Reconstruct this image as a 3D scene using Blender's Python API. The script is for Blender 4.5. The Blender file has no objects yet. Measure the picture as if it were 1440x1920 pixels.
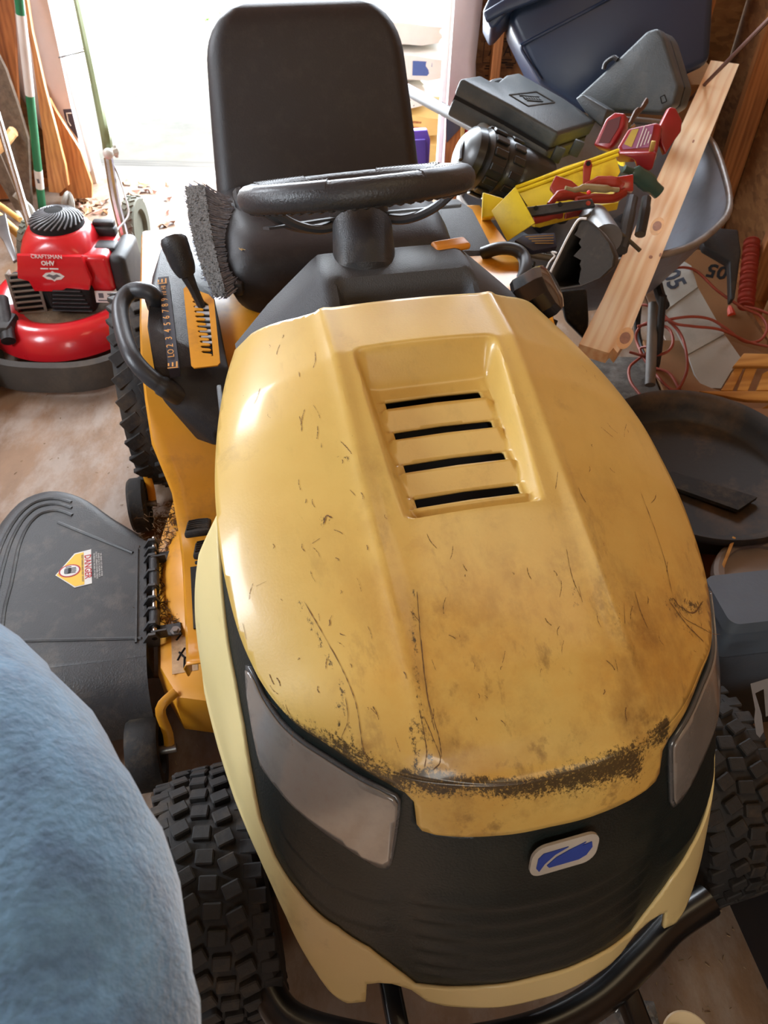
import bpy, bmesh, math, random
import numpy as np
from mathutils import Vector, Matrix, Euler
from mathutils.geometry import delaunay_2d_cdt
random.seed(7)
PI = math.pi
scn = bpy.context.scene
# ---------------------------------------------------------------- camera, sky, sun, lamps, exposure
CH, CF = 1.5, 1440.0
TH, RO = math.radians(45.2), math.radians(1.2)
cd = bpy.data.cameras.new('camera'); cam = bpy.data.objects.new('camera', cd); scn.collection.objects.link(cam)
cd.sensor_fit = 'VERTICAL'; cd.sensor_height = 24.0; cd.lens = 24.0*CF/1920.0; cd.clip_start = .02; cd.clip_end = 200
fwv = Vector((0, math.cos(TH), -math.sin(TH))); upv = Vector((0, math.sin(TH), math.cos(TH))); rtv = Vector((1, 0, 0))
rt2 = rtv*math.cos(RO)+upv*math.sin(RO); up2 = upv*math.cos(RO)-rtv*math.sin(RO)
Mc = Matrix((rt2, up2, -fwv)).transposed().to_4x4(); Mc.translation = (0, 0, CH)
cam.matrix_world = Mc
scn.camera = cam
cd.dof.use_dof = True; cd.dof.focus_distance = 1.15; cd.dof.aperture_fstop = 7.0
W = bpy.data.worlds.new('sky'); scn.world = W; W.use_nodes = True
wn = W.node_tree; bg = wn.nodes['Background']
bg.inputs[0].default_value = (.80, .90, 1.0, 1); bg.inputs[1].default_value = 2.6
def light(name, kind, loc, rot, energy, col, size=1, sy=None, angle=None):
    l = bpy.data.lights.new(name, kind); l.energy = energy; l.color = col
    if kind == 'AREA':
        l.shape = 'RECTANGLE' if sy else 'SQUARE'; l.size = size
        if sy: l.size_y = sy
    if angle is not None: l.angle = angle
    o = bpy.data.objects.new(name, l); scn.collection.objects.link(o); o.location = loc; o.rotation_euler = rot
    return o
light('sun', 'SUN', (0, -6, 8), Euler((math.radians(34), math.radians(14), 0)), 22.0, (1, .95, .86), angle=.01)
light('door_daylight', 'AREA', (-.58, 3.78, 1.15), Euler((math.radians(-80), 0, 0)), 215, (.86, .93, 1.0), 1.5, 2.0)
light('side_window_daylight', 'AREA', (-2.22, 2.50, 1.82), Euler((0, math.radians(-64), math.radians(-12))), 40, (.86, .92, 1.0), .64, .66)
light('added_near_fill', 'AREA', (-2.22, .62, 1.62), Euler((0, math.radians(-60), 0)), 60, (.84, .92, 1.0), .76, .80)  # unseen window light, added to brighten the left side panel, chute and floor
light('added_warm_fill', 'AREA', (.60, .75, 2.25), Euler((0, math.radians(8), 0)), 5.0, (1.0, .80, .50), .9, .5)  # unseen lamp put in to warm the interior as bounced light would
light('added_back_fill', 'AREA', (.84, 3.72, 1.86), Euler((math.radians(-52), 0, 0)), 30, (.80, .89, 1.0), .76, .56)  # unseen window light, added to brighten the board, barrow tray and cases
light('added_front_fill', 'AREA', (.1, -1.74, 1.66), Euler((math.radians(78), 0, 0)), 24, (1.0, .93, .80), 1.0, .74)  # neutral fill from an invented window behind the camera
vs = scn.view_settings; vs.view_transform = 'Standard'; vs.look = 'None'; vs.gamma = 1; vs.exposure = -0.22; vs.use_curve_mapping = False

# ---------------------------------------------------------------- pixel helpers (1440 x 1920 frame)
def ray(px, py):
    x = (px-720)/CF; y = -(py-960)/CF
    return fwv + rt2*x + up2*y
def at(px, py, z):
    d = ray(px, py); return Vector((0, 0, CH))+d*((z-CH)/d.z)
def aty(px, py, yy):
    d = ray(px, py); return Vector((0, 0, CH))+d*(yy/d.y)
def atx(px, py, xx):
    d = ray(px, py); return Vector((0, 0, CH))+d*(xx/d.x)
def atd(px, py, t):
    return Vector((0, 0, CH))+ray(px, py)*t
# ---------------------------------------------------------------- materials
def lin(c):
    return tuple((v/255/12.92 if v/255 <= .04045 else ((v/255+.055)/1.055)**2.4) for v in c)
_mats = {}
def mat(name, rgb, rough=.5, metal=0.0, var=.15, vs=8.0, bump=.0, bs=60.0, dirt=None, damt=.0, ds=5.0, coat=0.0, trans=0.0, stretch=(1, 1, 1), spec=.5, thr=.5):
    if name in _mats: return _mats[name]
    m = bpy.data.materials.new(name); m.use_nodes = True; nt = m.node_tree; N = nt.nodes; L = nt.links
    b = N['Principled BSDF']; c = lin(rgb)
    tc = N.new('ShaderNodeTexCoord'); mp = N.new('ShaderNodeMapping'); mp.inputs['Scale'].default_value = stretch
    L.new(tc.outputs['Object'], mp.inputs[0])
    n = N.new('ShaderNodeTexNoise'); n.inputs['Scale'].default_value = vs; n.inputs['Detail'].default_value = 6; n.inputs['Roughness'].default_value = .65
    L.new(mp.outputs[0], n.inputs['Vector'])
    r = N.new('ShaderNodeMapRange'); r.inputs[1].default_value = .3; r.inputs[2].default_value = .7
    r.inputs[3].default_value = 1-var; r.inputs[4].default_value = 1+var; L.new(n.outputs[0], r.inputs[0])
    mx = N.new('ShaderNodeVectorMath'); mx.operation = 'SCALE'; mx.inputs[0].default_value = c; L.new(r.outputs[0], mx.inputs['Scale'])
    out = mx.outputs[0]
    if dirt:
        n2 = N.new('ShaderNodeTexNoise'); n2.inputs['Scale'].default_value = ds; n2.inputs['Detail'].default_value = 8; n2.inputs['Roughness'].default_value = .7
        L.new(mp.outputs[0], n2.inputs['Vector'])
        r2 = N.new('ShaderNodeMapRange'); r2.inputs[1].default_value = thr; r2.inputs[2].default_value = thr+.18; r2.inputs[4].default_value = damt
        L.new(n2.outputs[0], r2.inputs[0])
        mm = N.new('ShaderNodeMixRGB'); L.new(r2.outputs[0], mm.inputs[0]); L.new(out, mm.inputs[1]); mm.inputs[2].default_value = (*lin(dirt), 1)
        out = mm.outputs[0]
    L.new(out, b.inputs['Base Color'])
    rr = N.new('ShaderNodeMapRange'); rr.inputs[3].default_value = max(0, rough-.08); rr.inputs[4].default_value = min(1, rough+.12); L.new(n.outputs[0], rr.inputs[0]); L.new(rr.outputs[0], b.inputs['Roughness'])
    b.inputs['Metallic'].default_value = metal; b.inputs['Specular IOR Level'].default_value = spec
    b.inputs['Coat Weight'].default_value = coat; b.inputs['Coat Roughness'].default_value = .12
    b.inputs['Transmission Weight'].default_value = trans
    if bump:
        nb = N.new('ShaderNodeTexNoise'); nb.inputs['Scale'].default_value = bs; nb.inputs['Detail'].default_value = 5; L.new(mp.outputs[0], nb.inputs['Vector'])
        bp = N.new('ShaderNodeBump'); bp.inputs['Strength'].default_value = min(1, bump); bp.inputs['Distance'].default_value = .004
        L.new(nb.outputs[0], bp.inputs['Height']); L.new(bp.outputs[0], b.inputs['Normal'])
    _mats[name] = m; return m
def wood(name, c1, c2, axis=1, scale=9.0, rough=.6, knots=True):
    if name in _mats: return _mats[name]
    m = bpy.data.materials.new(name); m.use_nodes = True; nt = m.node_tree; N = nt.nodes; L = nt.links; b = N['Principled BSDF']
    tc = N.new('ShaderNodeTexCoord'); mp = N.new('ShaderNodeMapping'); s = [1.0, 1.0, 1.0]; s[axis] = .09; mp.inputs['Scale'].default_value = s
    L.new(tc.outputs['Object'], mp.inputs[0])
    n = N.new('ShaderNodeTexNoise'); n.inputs['Scale'].default_value = scale*3; n.inputs['Detail'].default_value = 7; n.inputs['Distortion'].default_value = .5; L.new(mp.outputs[0], n.inputs['Vector'])
    w = N.new('ShaderNodeTexWave'); w.inputs['Scale'].default_value = scale*2; w.inputs['Distortion'].default_value = 6; w.inputs['Detail'].default_value = 3; w.bands_direction = 'X' if axis != 0 else 'Y'; w.inputs['Detail Scale'].default_value = 2.0
    L.new(mp.outputs[0], w.inputs['Vector'])
    ad = N.new('ShaderNodeMath'); ad.operation = 'MULTIPLY_ADD'; ad.inputs[1].default_value = .22; L.new(w.outputs[1], ad.inputs[0]); L.new(n.outputs[0], ad.inputs[2])
    cr = N.new('ShaderNodeValToRGB'); cr.color_ramp.elements[0].position = .3; cr.color_ramp.elements[0].color = (*lin(c1), 1); cr.color_ramp.elements[1].position = .78; cr.color_ramp.elements[1].color = (*lin(c2), 1)
    L.new(ad.outputs[0], cr.inputs[0]); L.new(cr.outputs[0], b.inputs['Base Color']); b.inputs['Roughness'].default_value = rough
    bp = N.new('ShaderNodeBump'); bp.inputs['Strength'].default_value = .25; bp.inputs['Distance'].default_value = .002; L.new(ad.outputs[0], bp.inputs['Height']); L.new(bp.outputs[0], b.inputs['Normal'])
    _mats[name] = m; return m
def osb(name, c1, c2, c3):
    if name in _mats: return _mats[name]
    m = bpy.data.materials.new(name); m.use_nodes = True; nt = m.node_tree; N = nt.nodes; L = nt.links; b = N['Principled BSDF']
    tc = N.new('ShaderNodeTexCoord'); mp = N.new('ShaderNodeMapping'); mp.inputs['Scale'].default_value = (26, 26, 60); mp.inputs['Rotation'].default_value = (.3, .5, .4)
    L.new(tc.outputs['Object'], mp.inputs[0])
    n = N.new('ShaderNodeTexNoise'); n.inputs['Scale'].default_value = .8; L.new(mp.outputs[0], n.inputs['Vector'])
    vm = N.new('ShaderNodeVectorMath'); vm.operation = 'ADD'; L.new(mp.outputs[0], vm.inputs[0]); L.new(n.outputs[1], vm.inputs[1])
    v = N.new('ShaderNodeTexVoronoi'); v.inputs['Scale'].default_value = 1.0; L.new(vm.outputs[0], v.inputs['Vector'])
    n2 = N.new('ShaderNodeTexNoise'); n2.inputs['Scale'].default_value = .35; n2.inputs['Detail'].default_value = 8; L.new(mp.outputs[0], n2.inputs['Vector'])
    mix = N.new('ShaderNodeMixRGB'); mix.inputs[0].default_value = .62; L.new(v.outputs['Color'], mix.inputs[1]); L.new(n2.outputs[0], mix.inputs[2])
    bw = N.new('ShaderNodeRGBToBW'); L.new(mix.outputs[0], bw.inputs[0])
    cr = N.new('ShaderNodeValToRGB'); e = cr.color_ramp.elements; e[0].position = .25; e[0].color = (*lin(c1), 1); e[1].position = .8; e[1].color = (*lin(c3), 1)
    k = e.new(.5); k.color = (*lin(c2), 1)
    L.new(bw.outputs[0], cr.inputs[0]); L.new(cr.outputs[0], b.inputs['Base Color']); b.inputs['Roughness'].default_value = .7
    bp = N.new('ShaderNodeBump'); bp.inputs['Strength'].default_value = .4; bp.inputs['Distance'].default_value = .003; L.new(bw.outputs[0], bp.inputs['Height']); L.new(bp.outputs[0], b.inputs['Normal'])
    _mats[name] = m; return m
# ---------------------------------------------------------------- mesh builder
def cr(P, x):
    n = len(P); i = max(0, min(int(x), n-2)); t = x-i
    g = lambda j: P[j] if 0 <= j < n else (P[0]*2-P[1] if j < 0 else P[-1]*2-P[-2])
    a, b, c, d = g(i-1), g(i), g(i+1), g(i+2)
    return ((b*2)+(c-a)*t+(a*2-b*5+c*4-d)*(t*t)+(b*3-a-c*3+d)*(t*t*t))*.5
def smooth_path(pts, k=6):
    P = [Vector(p) for p in pts]; out = []
    for i in range((len(P)-1)*k+1): out.append(cr(P, i/k))
    return out
def rot(v, axis=(0, 0, 1)):
    return Matrix.Rotation(v, 4, Vector(axis))
def T(x, y=None, z=None):
    return Matrix.Translation(Vector(x) if y is None else Vector((x, y, z)))
def frame(o, xd, yd):
    x = Vector(xd).normalized(); z = x.cross(Vector(yd)).normalized(); y = z.cross(x)
    m = Matrix((x, y, z)).transposed().to_4x4(); m.translation = Vector(o); return m
def zframe(o, zd, hint=(1, 0, 0)):
    z = Vector(zd).normalized(); h = Vector(hint)
    if abs(z.dot(h)) > .98*h.length: h = Vector((0, 1, 0))
    x = (h-z*h.dot(z)).normalized(); y = z.cross(x)
    m = Matrix((x, y, z)).transposed().to_4x4(); m.translation = Vector(o); return m
class M:
    def __init__(s): s.v = []; s.f = []; s.x = Matrix.Identity(4)
    def add(s, vs, fs, m=None):
        o = len(s.v); mm = s.x if m is None else s.x @ m
        s.v += [mm @ Vector(v) for v in vs]; s.f += [tuple(i+o for i in f) for f in fs]; return s
    def bm(s, b, m=None):
        b.verts.index_update(); s.add([v.co.copy() for v in b.verts], [[v.index for v in f.verts] for f in b.faces], m); b.free(); return s
    def box(s, c, size, m=None, bev=0.0, seg=2):
        b = bmesh.new(); bmesh.ops.create_cube(b, size=1)
        for v in b.verts: v.co = Vector((v.co.x*size[0], v.co.y*size[1], v.co.z*size[2]))
        if bev: bmesh.ops.bevel(b, geom=b.edges[:]+b.verts[:], offset=min(bev, min(size)*.49), segments=seg, affect='EDGES', profile=.5)
        for v in b.verts: v.co += Vector(c)
        return s.bm(b, m)
    def tube(s, path, r, seg=10, m=None, caps=True, closed=False, sx=1.0):
        P = [Vector(p) for p in path]; n = len(P); R = r if isinstance(r, (list, tuple)) else [r]*n
        up = None; vs = []
        for i in range(n):
            if closed: t = (P[(i+1) % n]-P[i-1])
            else: t = (P[min(i+1, n-1)]-P[max(i-1, 0)])
            if t.length < 1e-9: t = Vector((0, 0, 1))
            t.normalize()
            if up is None:
                up = Vector((0, 0, 1)) if abs(t.z) < .9 else Vector((1, 0, 0))
            up = (up-t*up.dot(t))
            up.normalize(); sd = t.cross(up)
            for k in range(seg):
                a = 2*PI*k/seg; vs.append(P[i]+(up*math.cos(a)+sd*math.sin(a)*sx)*R[i])
        fs = []
        for i in range(n if closed else n-1):
            j = (i+1) % n
            for k in range(seg):
                l = (k+1) % seg; fs.append((i*seg+k, i*seg+l, j*seg+l, j*seg+k))
        if caps and not closed: fs += [tuple(range(seg))[::-1], tuple((n-1)*seg+k for k in range(seg))]
        return s.add(vs, fs, m)
    def lathe(s, prof, m=None, seg=32, caps=True, arc=2*PI):
        vs = []; fs = []; n = len(prof); full = arc > 6.28; ns = seg if full else seg+1
        for k in range(ns):
            a = arc*k/seg
            for (r, z) in prof: vs.append((r*math.cos(a), r*math.sin(a), z))
        for k in range(seg):
            l = (k+1) % ns
            for i in range(n-1): fs.append((k*n+i, l*n+i, l*n+i+1, k*n+i+1))
        if caps and full:
            if prof[0][0] > 1e-6: fs.append(tuple(k*n for k in range(ns))[::-1])
            if prof[-1][0] > 1e-6: fs.append(tuple(k*n+n-1 for k in range(ns)))
        return s.add(vs, fs, m)
    def cyl(s, a, b, r, r2=None, seg=16, m=None):
        return s.tube([a, b], [r, r if r2 is None else r2], seg, m)
    def prism(s, poly, h, m=None, z0=0.0, bev=0.0):
        b = bmesh.new(); vs = [b.verts.new((p[0], p[1], z0)) for p in poly]; f = b.faces.new(vs)
        r = bmesh.ops.extrude_face_region(b, geom=[f]); nv = [g for g in r['geom'] if isinstance(g, bmesh.types.BMVert)]
        for v in nv: v.co.z += h
        bmesh.ops.recalc_face_normals(b, faces=b.faces[:])
        if bev:
            ed = [e for e in b.edges if abs(e.verts[0].co.z-e.verts[1].co.z) < 1e-7 and abs(e.verts[0].co.z-(z0+h)) < 1e-7]
            bmesh.ops.bevel(b, geom=ed, offset=bev, segments=2, affect='EDGES', profile=.5)
        return s.bm(b, m)
    def loft(s, rings, m=None, closed=True, caps=True):
        n = len(rings[0]); vs = [Vector(p) for r in rings for p in r]; fs = []
        for i in range(len(rings)-1):
            for k in range(n if closed else n-1):
                l = (k+1) % n; fs.append((i*n+k, i*n+l, (i+1)*n+l, (i+1)*n+k))
        if caps and closed: fs += [tuple(range(n))[::-1], tuple((len(rings)-1)*n+k for k in range(n))]
        return s.add(vs, fs, m)
    def hull(s, pts, m=None):
        b = bmesh.new()
        for p in pts: b.verts.new(p)
        r = bmesh.ops.convex_hull(b, input=b.verts[:])
        return s.bm(b, m)
    def sphere(s, c, r, m=None, u=16, v=10):
        b = bmesh.new(); bmesh.ops.create_uvsphere(b, u_segments=u, v_segments=v, radius=1)
        rr = r if isinstance(r, (tuple, list)) else (r, r, r)
        for q in b.verts: q.co = Vector((q.co.x*rr[0]+c[0], q.co.y*rr[1]+c[1], q.co.z*rr[2]+c[2]))
        return s.bm(b, m)
def rrect(w, h, r, n=5, cx=0, cy=0):
    out = []
    for (sx, sy, a0) in ((1, 1, 0), (-1, 1, PI/2), (-1, -1, PI), (1, -1, 3*PI/2)):
        for k in range(n+1):
            a = a0+PI/2*k/n; out.append((cx+sx*(w/2-r)+r*math.cos(a), cy+sy*(h/2-r)+r*math.sin(a)))
    return out
WM = {}
def wmat(o):
    return WM.get(o.name, Matrix.Identity(4)) if o else Matrix.Identity(4)
def obj(name, mb, m, parent=None, world=False, smooth=35, recalc=True):
    me = bpy.data.meshes.new(name); vs = mb.v; off = None
    if parent is not None and world:
        inv = wmat(parent).inverted(); vs = [inv @ v for v in vs]
    if parent is None:
        xs = [v.x for v in vs]; ys = [v.y for v in vs]; zs = [v.z for v in vs]
        off = Vector(((min(xs)+max(xs))/2, (min(ys)+max(ys))/2, min(zs))); vs = [v-off for v in vs]
    me.from_pydata([tuple(v) for v in vs], [], mb.f)
    if recalc:
        b = bmesh.new(); b.from_mesh(me); bmesh.ops.remove_doubles(b, verts=b.verts[:], dist=1e-6); bmesh.ops.recalc_face_normals(b, faces=b.faces[:]); b.to_mesh(me); b.free()
    me.validate(); me.update()
    if smooth:
        me.polygons.foreach_set('use_smooth', [True]*len(me.polygons)); me.set_sharp_from_angle(angle=math.radians(smooth))
    ms = m if isinstance(m, list) else [m]
    for q in ms: me.materials.append(q)
    o = bpy.data.objects.new(name, me); scn.collection.objects.link(o)
    if parent is not None: o.parent = parent; WM[o.name] = wmat(parent)
    else:
        o.location = off; WM[o.name] = T(off)
    return o
def tag(o, label, cat, group=None, kind=None):
    o['label'] = label
    if cat: o['category'] = cat
    if group: o['group'] = group
    if kind: o['kind'] = kind
    return o
def thing(name, label, cat, loc=(0, 0, 0), rz=0.0, group=None):
    o = bpy.data.objects.new(name, None); scn.collection.objects.link(o); o.location = loc; o.rotation_euler = (0, 0, rz); o.empty_display_size = .05
    WM[o.name] = T(Vector(loc)) @ rot(rz)
    return tag(o, label, cat, group)
def text(s, size, m, mtx, parent, name='lettering', depth=.0006, world=True, bold=0.0, align='CENTER', squeeze=1.0):
    cu = bpy.data.curves.new(name, 'FONT'); cu.body = s; cu.size = size; cu.extrude = depth; cu.offset = bold; cu.align_x = align; cu.align_y = 'CENTER'; cu.resolution_u = 2
    t = bpy.data.objects.new(name, cu); scn.collection.objects.link(t)
    bpy.context.view_layer.update()
    me = bpy.data.meshes.new_from_object(t.evaluated_get(bpy.context.evaluated_depsgraph_get()))
    bpy.data.objects.remove(t)
    me.transform(Matrix.Diagonal((squeeze, 1, 1, 1)))
    mm = (wmat(parent).inverted() @ mtx) if world else mtx
    me.transform(mm); me.materials.clear(); me.materials.append(m); me.name = name
    o = bpy.data.objects.new(name, me); scn.collection.objects.link(o); o.parent = parent; WM[o.name] = wmat(parent)
    return o
# ---------------------------------------------------------------- shared materials
m_osb = osb('osb_wall', (104, 68, 36), (134, 92, 52), (160, 116, 70))
m_stud = wood('stud_wood', (132, 80, 40), (186, 124, 70), 2)
m_black = mat('black_plastic', (38, 39, 42), .42, var=.15, vs=25, bump=.25, bs=400, dirt=(120, 110, 95), damt=.18, ds=14)
m_rubber = mat('black_rubber', (30, 29, 28), .75, var=.3, vs=30, bump=.3, bs=120, dirt=(105, 88, 66), damt=.35, ds=18)
m_steel = mat('bare_steel', (150, 150, 150), .35, metal=.9, var=.15)
m_chrome = mat('bright_metal', (200, 200, 198), .22, metal=1.0, var=.05)
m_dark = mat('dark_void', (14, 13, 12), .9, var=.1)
# ================================================================ SHED SHELL
def struct(name, mb, m, parent=None, kind='structure', smooth=0):
    o = obj(name, mb, m, parent, world=True, smooth=smooth)
    if parent is None: o['kind'] = kind
    return o
YB, XL, XR = 3.62, -2.15, 1.42
m_ply = mat('worn_plywood', (128, 100, 76), .5, var=.32, vs=6, bump=.4, bs=60, dirt=(168, 156, 146), damt=.55, ds=7, stretch=(1, .5, 1), thr=.44)
m_ply_dark = mat('plywood_subfloor', (60, 42, 30), .8, var=.2)
fl = struct('floor', M().box((-.37, 1.0, -.04), (3.6, 5.4, .04)), m_ply_dark)
xs = [-2.15, -1.45, -.23, .99, 1.42]; ys = [-1.7, .95, 2.62, 3.7]
for i in range(len(xs)-1):
    for j in range(len(ys)-1):
        a, b, c, d = xs[i]+.002, xs[i+1]-.002, ys[j]+.002, ys[j+1]-.002
        struct('plywood_sheet', M().box(((a+b)/2, (c+d)/2, -.009), (b-a, d-c, .018), bev=.002, seg=1), m_ply, fl)
m_ground = mat('bright_yard_ground', (222, 218, 206), .9, var=.25, vs=2, bump=.5, bs=8, dirt=(170, 176, 140), damt=.4, ds=1.2)
struct('ground', M().box((-.6, 12.7, -.22), (26, 18, .2)), m_ground)
# door ramp boards
m_deckb = wood('ramp_boards', (150, 146, 138), (214, 210, 200), 0, 6)
rp = struct('door_sill', M().box((-.58, 3.90, -.10), (1.9, .36, .08)), m_ply_dark)
for k in range(3):
    struct('ramp_board', M().box((-.58, 3.78+.12*k, -.045-.012*k), (1.9, .112, .03), bev=.004, seg=1), m_deckb, rp)
# walls
wb = M(); DL, DR, DH = -1.41, .235, 2.05
wb.box(((XL+DL)/2, YB+.06, 1.2), (DL-XL, .012, 2.4)); wb.box(((DR+.46)/2, YB+.06, 1.2), (.46-DR, .012, 2.4)); wb.box(((1.22+XR)/2, YB+.06, 1.2), (XR-1.22, .012, 2.4)); wb.box((.84, YB+.06, .79), (.76, .012, 1.58)); wb.box((.84, YB+.06, 2.27), (.76, .012, .26)); wb.box(((DL+DR)/2, YB+.06, 2.22), (DR-DL, .012, .36))
wall_b = struct('wall_back', wb, m_osb)
def stud(x, y, z0, z1, w=.038, d=.09, par=None, m=None):
    return struct('stud', M().box((x, y, (z0+z1)/2), (w, d, z1-z0), bev=.002, seg=1), m or m_stud, par)
for x in (-2.1, -1.75, .43, 1.25): stud(x, YB+.01, .04, 2.4, par=wall_b)
wf4 = M()
for (c, s) in (((.84, YB+.05, 1.56), (.84, .05, .04)), ((.84, YB+.05, 2.16), (.84, .05, .04)), ((.44, YB+.05, 1.86), (.04, .05, .64)), ((1.24, YB+.05, 1.86), (.04, .05, .64))): wf4.box(c, s)
struct('added_window_4', wf4, mat('white_window_frame', (215, 212, 205), .5))  # frame of the window added for the back fill
struct('bottom_plate', M().box(((XL+DL)/2, YB+.01, .02), (DL-XL, .09, .04)), m_stud, wall_b)
struct('bottom_plate', M().box(((DR+XR)/2+.02, YB+.01, .02), (XR-DR-.04, .09, .04)), m_stud, wall_b)
struct('header', M().box(((DL+DR)/2, YB+.01, 2.1), (DR-DL, .09, .10)), m_stud, wall_b)
wfm = M(); wfm.box((-1.285, -1.706, 1.2), (1.77, .012, 2.4)); wfm.box((1.015, -1.706, 1.2), (.83, .012, 2.4)); wfm.box((.1, -1.706, .64), (1.0, .012, 1.28)); wfm.box((.1, -1.706, 2.22), (1.0, .012, .36))
wfr = struct('wall_front', wfm, m_osb)
wf3 = M()
for (c, s) in (((.1, -1.70, 1.26), (1.08, .05, .04)), ((.1, -1.70, 2.06), (1.08, .05, .04)), ((-.42, -1.70, 1.66), (.04, .05, .84)), ((.62, -1.70, 1.66), (.04, .05, .84)), ((.1, -1.70, 1.66), (.02, .03, .80))): wf3.box(c, s)
struct('added_window_3', wf3, mat('white_window_frame', (215, 212, 205), .5))  # made-up window around the front fill light
for x in (-1.9, -1.3, -.7, -.46, .66, 1.1): stud(x, -1.655, .04, 2.4, par=wfr)
wr = struct('wall_right', M().box((XR+.01, 1.0, 1.2), (.012, 5.4, 2.4)), m_osb)
for y in (-.9, -.3, .3, .9, 1.5, 2.1, 2.62, 3.2): stud(XR-.045, y, .04, 2.4, w=.09, d=.038, par=wr)
struct('bottom_plate', M().box((XR-.045, .96, .02), (.09, 5.2, .04)), m_stud, wr)
# left wall has a window opening whose daylight falls on the hood
wl = M(); x0 = XL-.006; WY0, WY1, WZ0, WZ1 = 2.16, 2.84, 1.46, 2.18
V0, V1, VZ0, VZ1 = .22, 1.02, 1.20, 2.04
wl.box((x0, (-1.7+V0)/2, 1.2), (.012, V0+1.7, 2.4)); wl.box((x0, (V1+WY0)/2, 1.2), (.012, WY0-V1, 2.4)); wl.box((x0, .62, VZ0/2), (.012, V1-V0, VZ0)); wl.box((x0, .62, (VZ1+2.4)/2), (.012, V1-V0, 2.4-VZ1)); wl.box((x0, (WY1+3.7)/2, 1.2), (.012, 3.7-WY1, 2.4))
wl.box((x0, 2.50, WZ0/2), (.012, WY1-WY0, WZ0)); wl.box((x0, 2.50, (WZ1+2.4)/2), (.012, WY1-WY0, 2.4-WZ1))
wall_l = struct('wall_left', wl, m_osb)
for y in (-.9, -.3, .17, 1.07, 1.62, 2.11, 2.89, 3.3): stud(XL+.045, y, .04, 2.4, w=.09, d=.038, par=wall_l)
wf = M()
for (c, s) in (((XL, 2.50, WZ0-.02), (.05, .76, .04)), ((XL, 2.50, WZ1+.02), (.05, .76, .04)), ((XL, WY0-.02, 1.82), (.05, .04, .76)), ((XL, WY1+.02, 1.82), (.05, .04, .76))): wf.box(c, s)
struct('window_1', wf, mat('white_window_frame', (215, 212, 205), .5))
wf = M()
for (c, s) in (((XL, .62, VZ0-.02), (.05, .88, .04)), ((XL, .62, VZ1+.02), (.05, .88, .04)), ((XL, V0-.02, 1.62), (.05, .04, .88)), ((XL, V1+.02, 1.62), (.05, .04, .88)), ((XL, .62, 1.62), (.03, .02, .84))): wf.box(c, s)
struct('added_window_2', wf, mat('white_window_frame', (215, 212, 205), .5))  # frame of the added near window, out of view
cl = struct('ceiling', M().box((-.37, 1.0, 2.42), (3.6, 5.4, .012)), m_osb)
for y in (-1.2, -.6, 0, .6, 1.2, 1.8, 2.4, 3.0, 3.5): struct('rafter', M().box((-.37, y, 2.345), (3.6, .038, .13)), m_stud, cl)
# house wrap folded round the door jambs
m_wrap = mat('house_wrap', (206, 196, 196), .55, var=.06, vs=6, bump=.2, bs=14)
def sheet(name, grid, m, par=None, thick=.002, world=True):
    nr, nc = len(grid), len(grid[0]); mb = M(); V = [Vector(p) for r in grid for p in r]; fs = []
    for i in range(nr-1):
        for j in range(nc-1): fs.append((i*nc+j, i*nc+j+1, (i+1)*nc+j+1, (i+1)*nc+j))
    mb.add(V, fs); o = obj(name, mb, m, par, world=world, smooth=60)
    md = o.modifiers.new('thickness', 'SOLIDIFY'); md.thickness = thick
    return o
g = []
for i in range(16):
    z = .0+2.1*i/15; w = .012*math.sin(z*7)+.008*math.sin(z*17+1)
    g.append([(DR+.0, YB+.09, z), (DR-.004, YB+.03, z), (DR+.002, YB-.045, z), (DR+.04+w, YB-.052-.01*math.sin(z*9), z), (DR+.085+w, YB-.05+.012*math.sin(z*5), z), (DR+.115+w*.6, YB-.048, z)])
o = sheet('trim_1', g, m_wrap); o['kind'] = 'structure'
g = []
for i in range(14):
    z = .06+2.04*i/13; f = min(1, max(0, (z-.1)/.55)); w = .01*math.sin(z*6)
    g.append([(DL+.012*(1-f), YB+.07, z), (DL+.01, YB-.02, z), (DL-.02*f, YB-.06, z), (DL-.06-.14*f+w, YB-.07, z), (DL-.08-.2*f+w, YB-.065, z)])
o = sheet('trim_2', g, m_wrap); o['kind'] = 'structure'
m_navy = mat('navy_print', (58, 60, 84), .6)
m_white = mat('white_paint', (222, 222, 218), .5, var=.04)
m_ink = mat('black_ink', (46, 26, 16), .7)
# the two doorposts and the white jamb board
struct('trim_3', M().box((DR-.012, YB+.07, 1.0), (.024, .11, 2.05), bev=.002, seg=1), m_white)
struct('trim_4', M().box((DL+.012, YB+.07, 1.0), (.024, .11, 2.05), bev=.002, seg=1), m_white)
# stamped print on the back wall sheathing
def wallprint(s, px, py, size, sq=1.0):
    p = aty(px, py, YB+.052); text(s, size, m_ink, frame(p, (1, 0, 0), (0, 0, 1)), wall_b, 'stamped_print', .0003, squeeze=sq)
wallprint('C24', 938, 58, .038); wallprint('APA', 938, 96, .060, .9); 
p = aty(938, 96, YB+.052); bxm = M()
for (cx, cz, w, h) in ((0, .036, .14, .003), (0, .046, .14, .003), (0, -.045, .14, .003), (-.07, -.005, .003, .082), (.07, -.005, .003, .082)): bxm.box((p.x+cx, p.y, p.z+cz), (w, .0008, h))
struct('stamped_frame', bxm, m_ink, wall_b)
for (px_, py_, w_) in ((918, 124, .035), (918, 129, .045), (955, 122, .035), (955, 127, .028), (916, 142, .030), (940, 112, .09), (938, 117, .06)):
    p = aty(px_, py_, YB+.052); q = M(); q.box(p, (w_, .0008, .005)); struct('stamped_bar', q, m_ink, wall_b)

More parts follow.
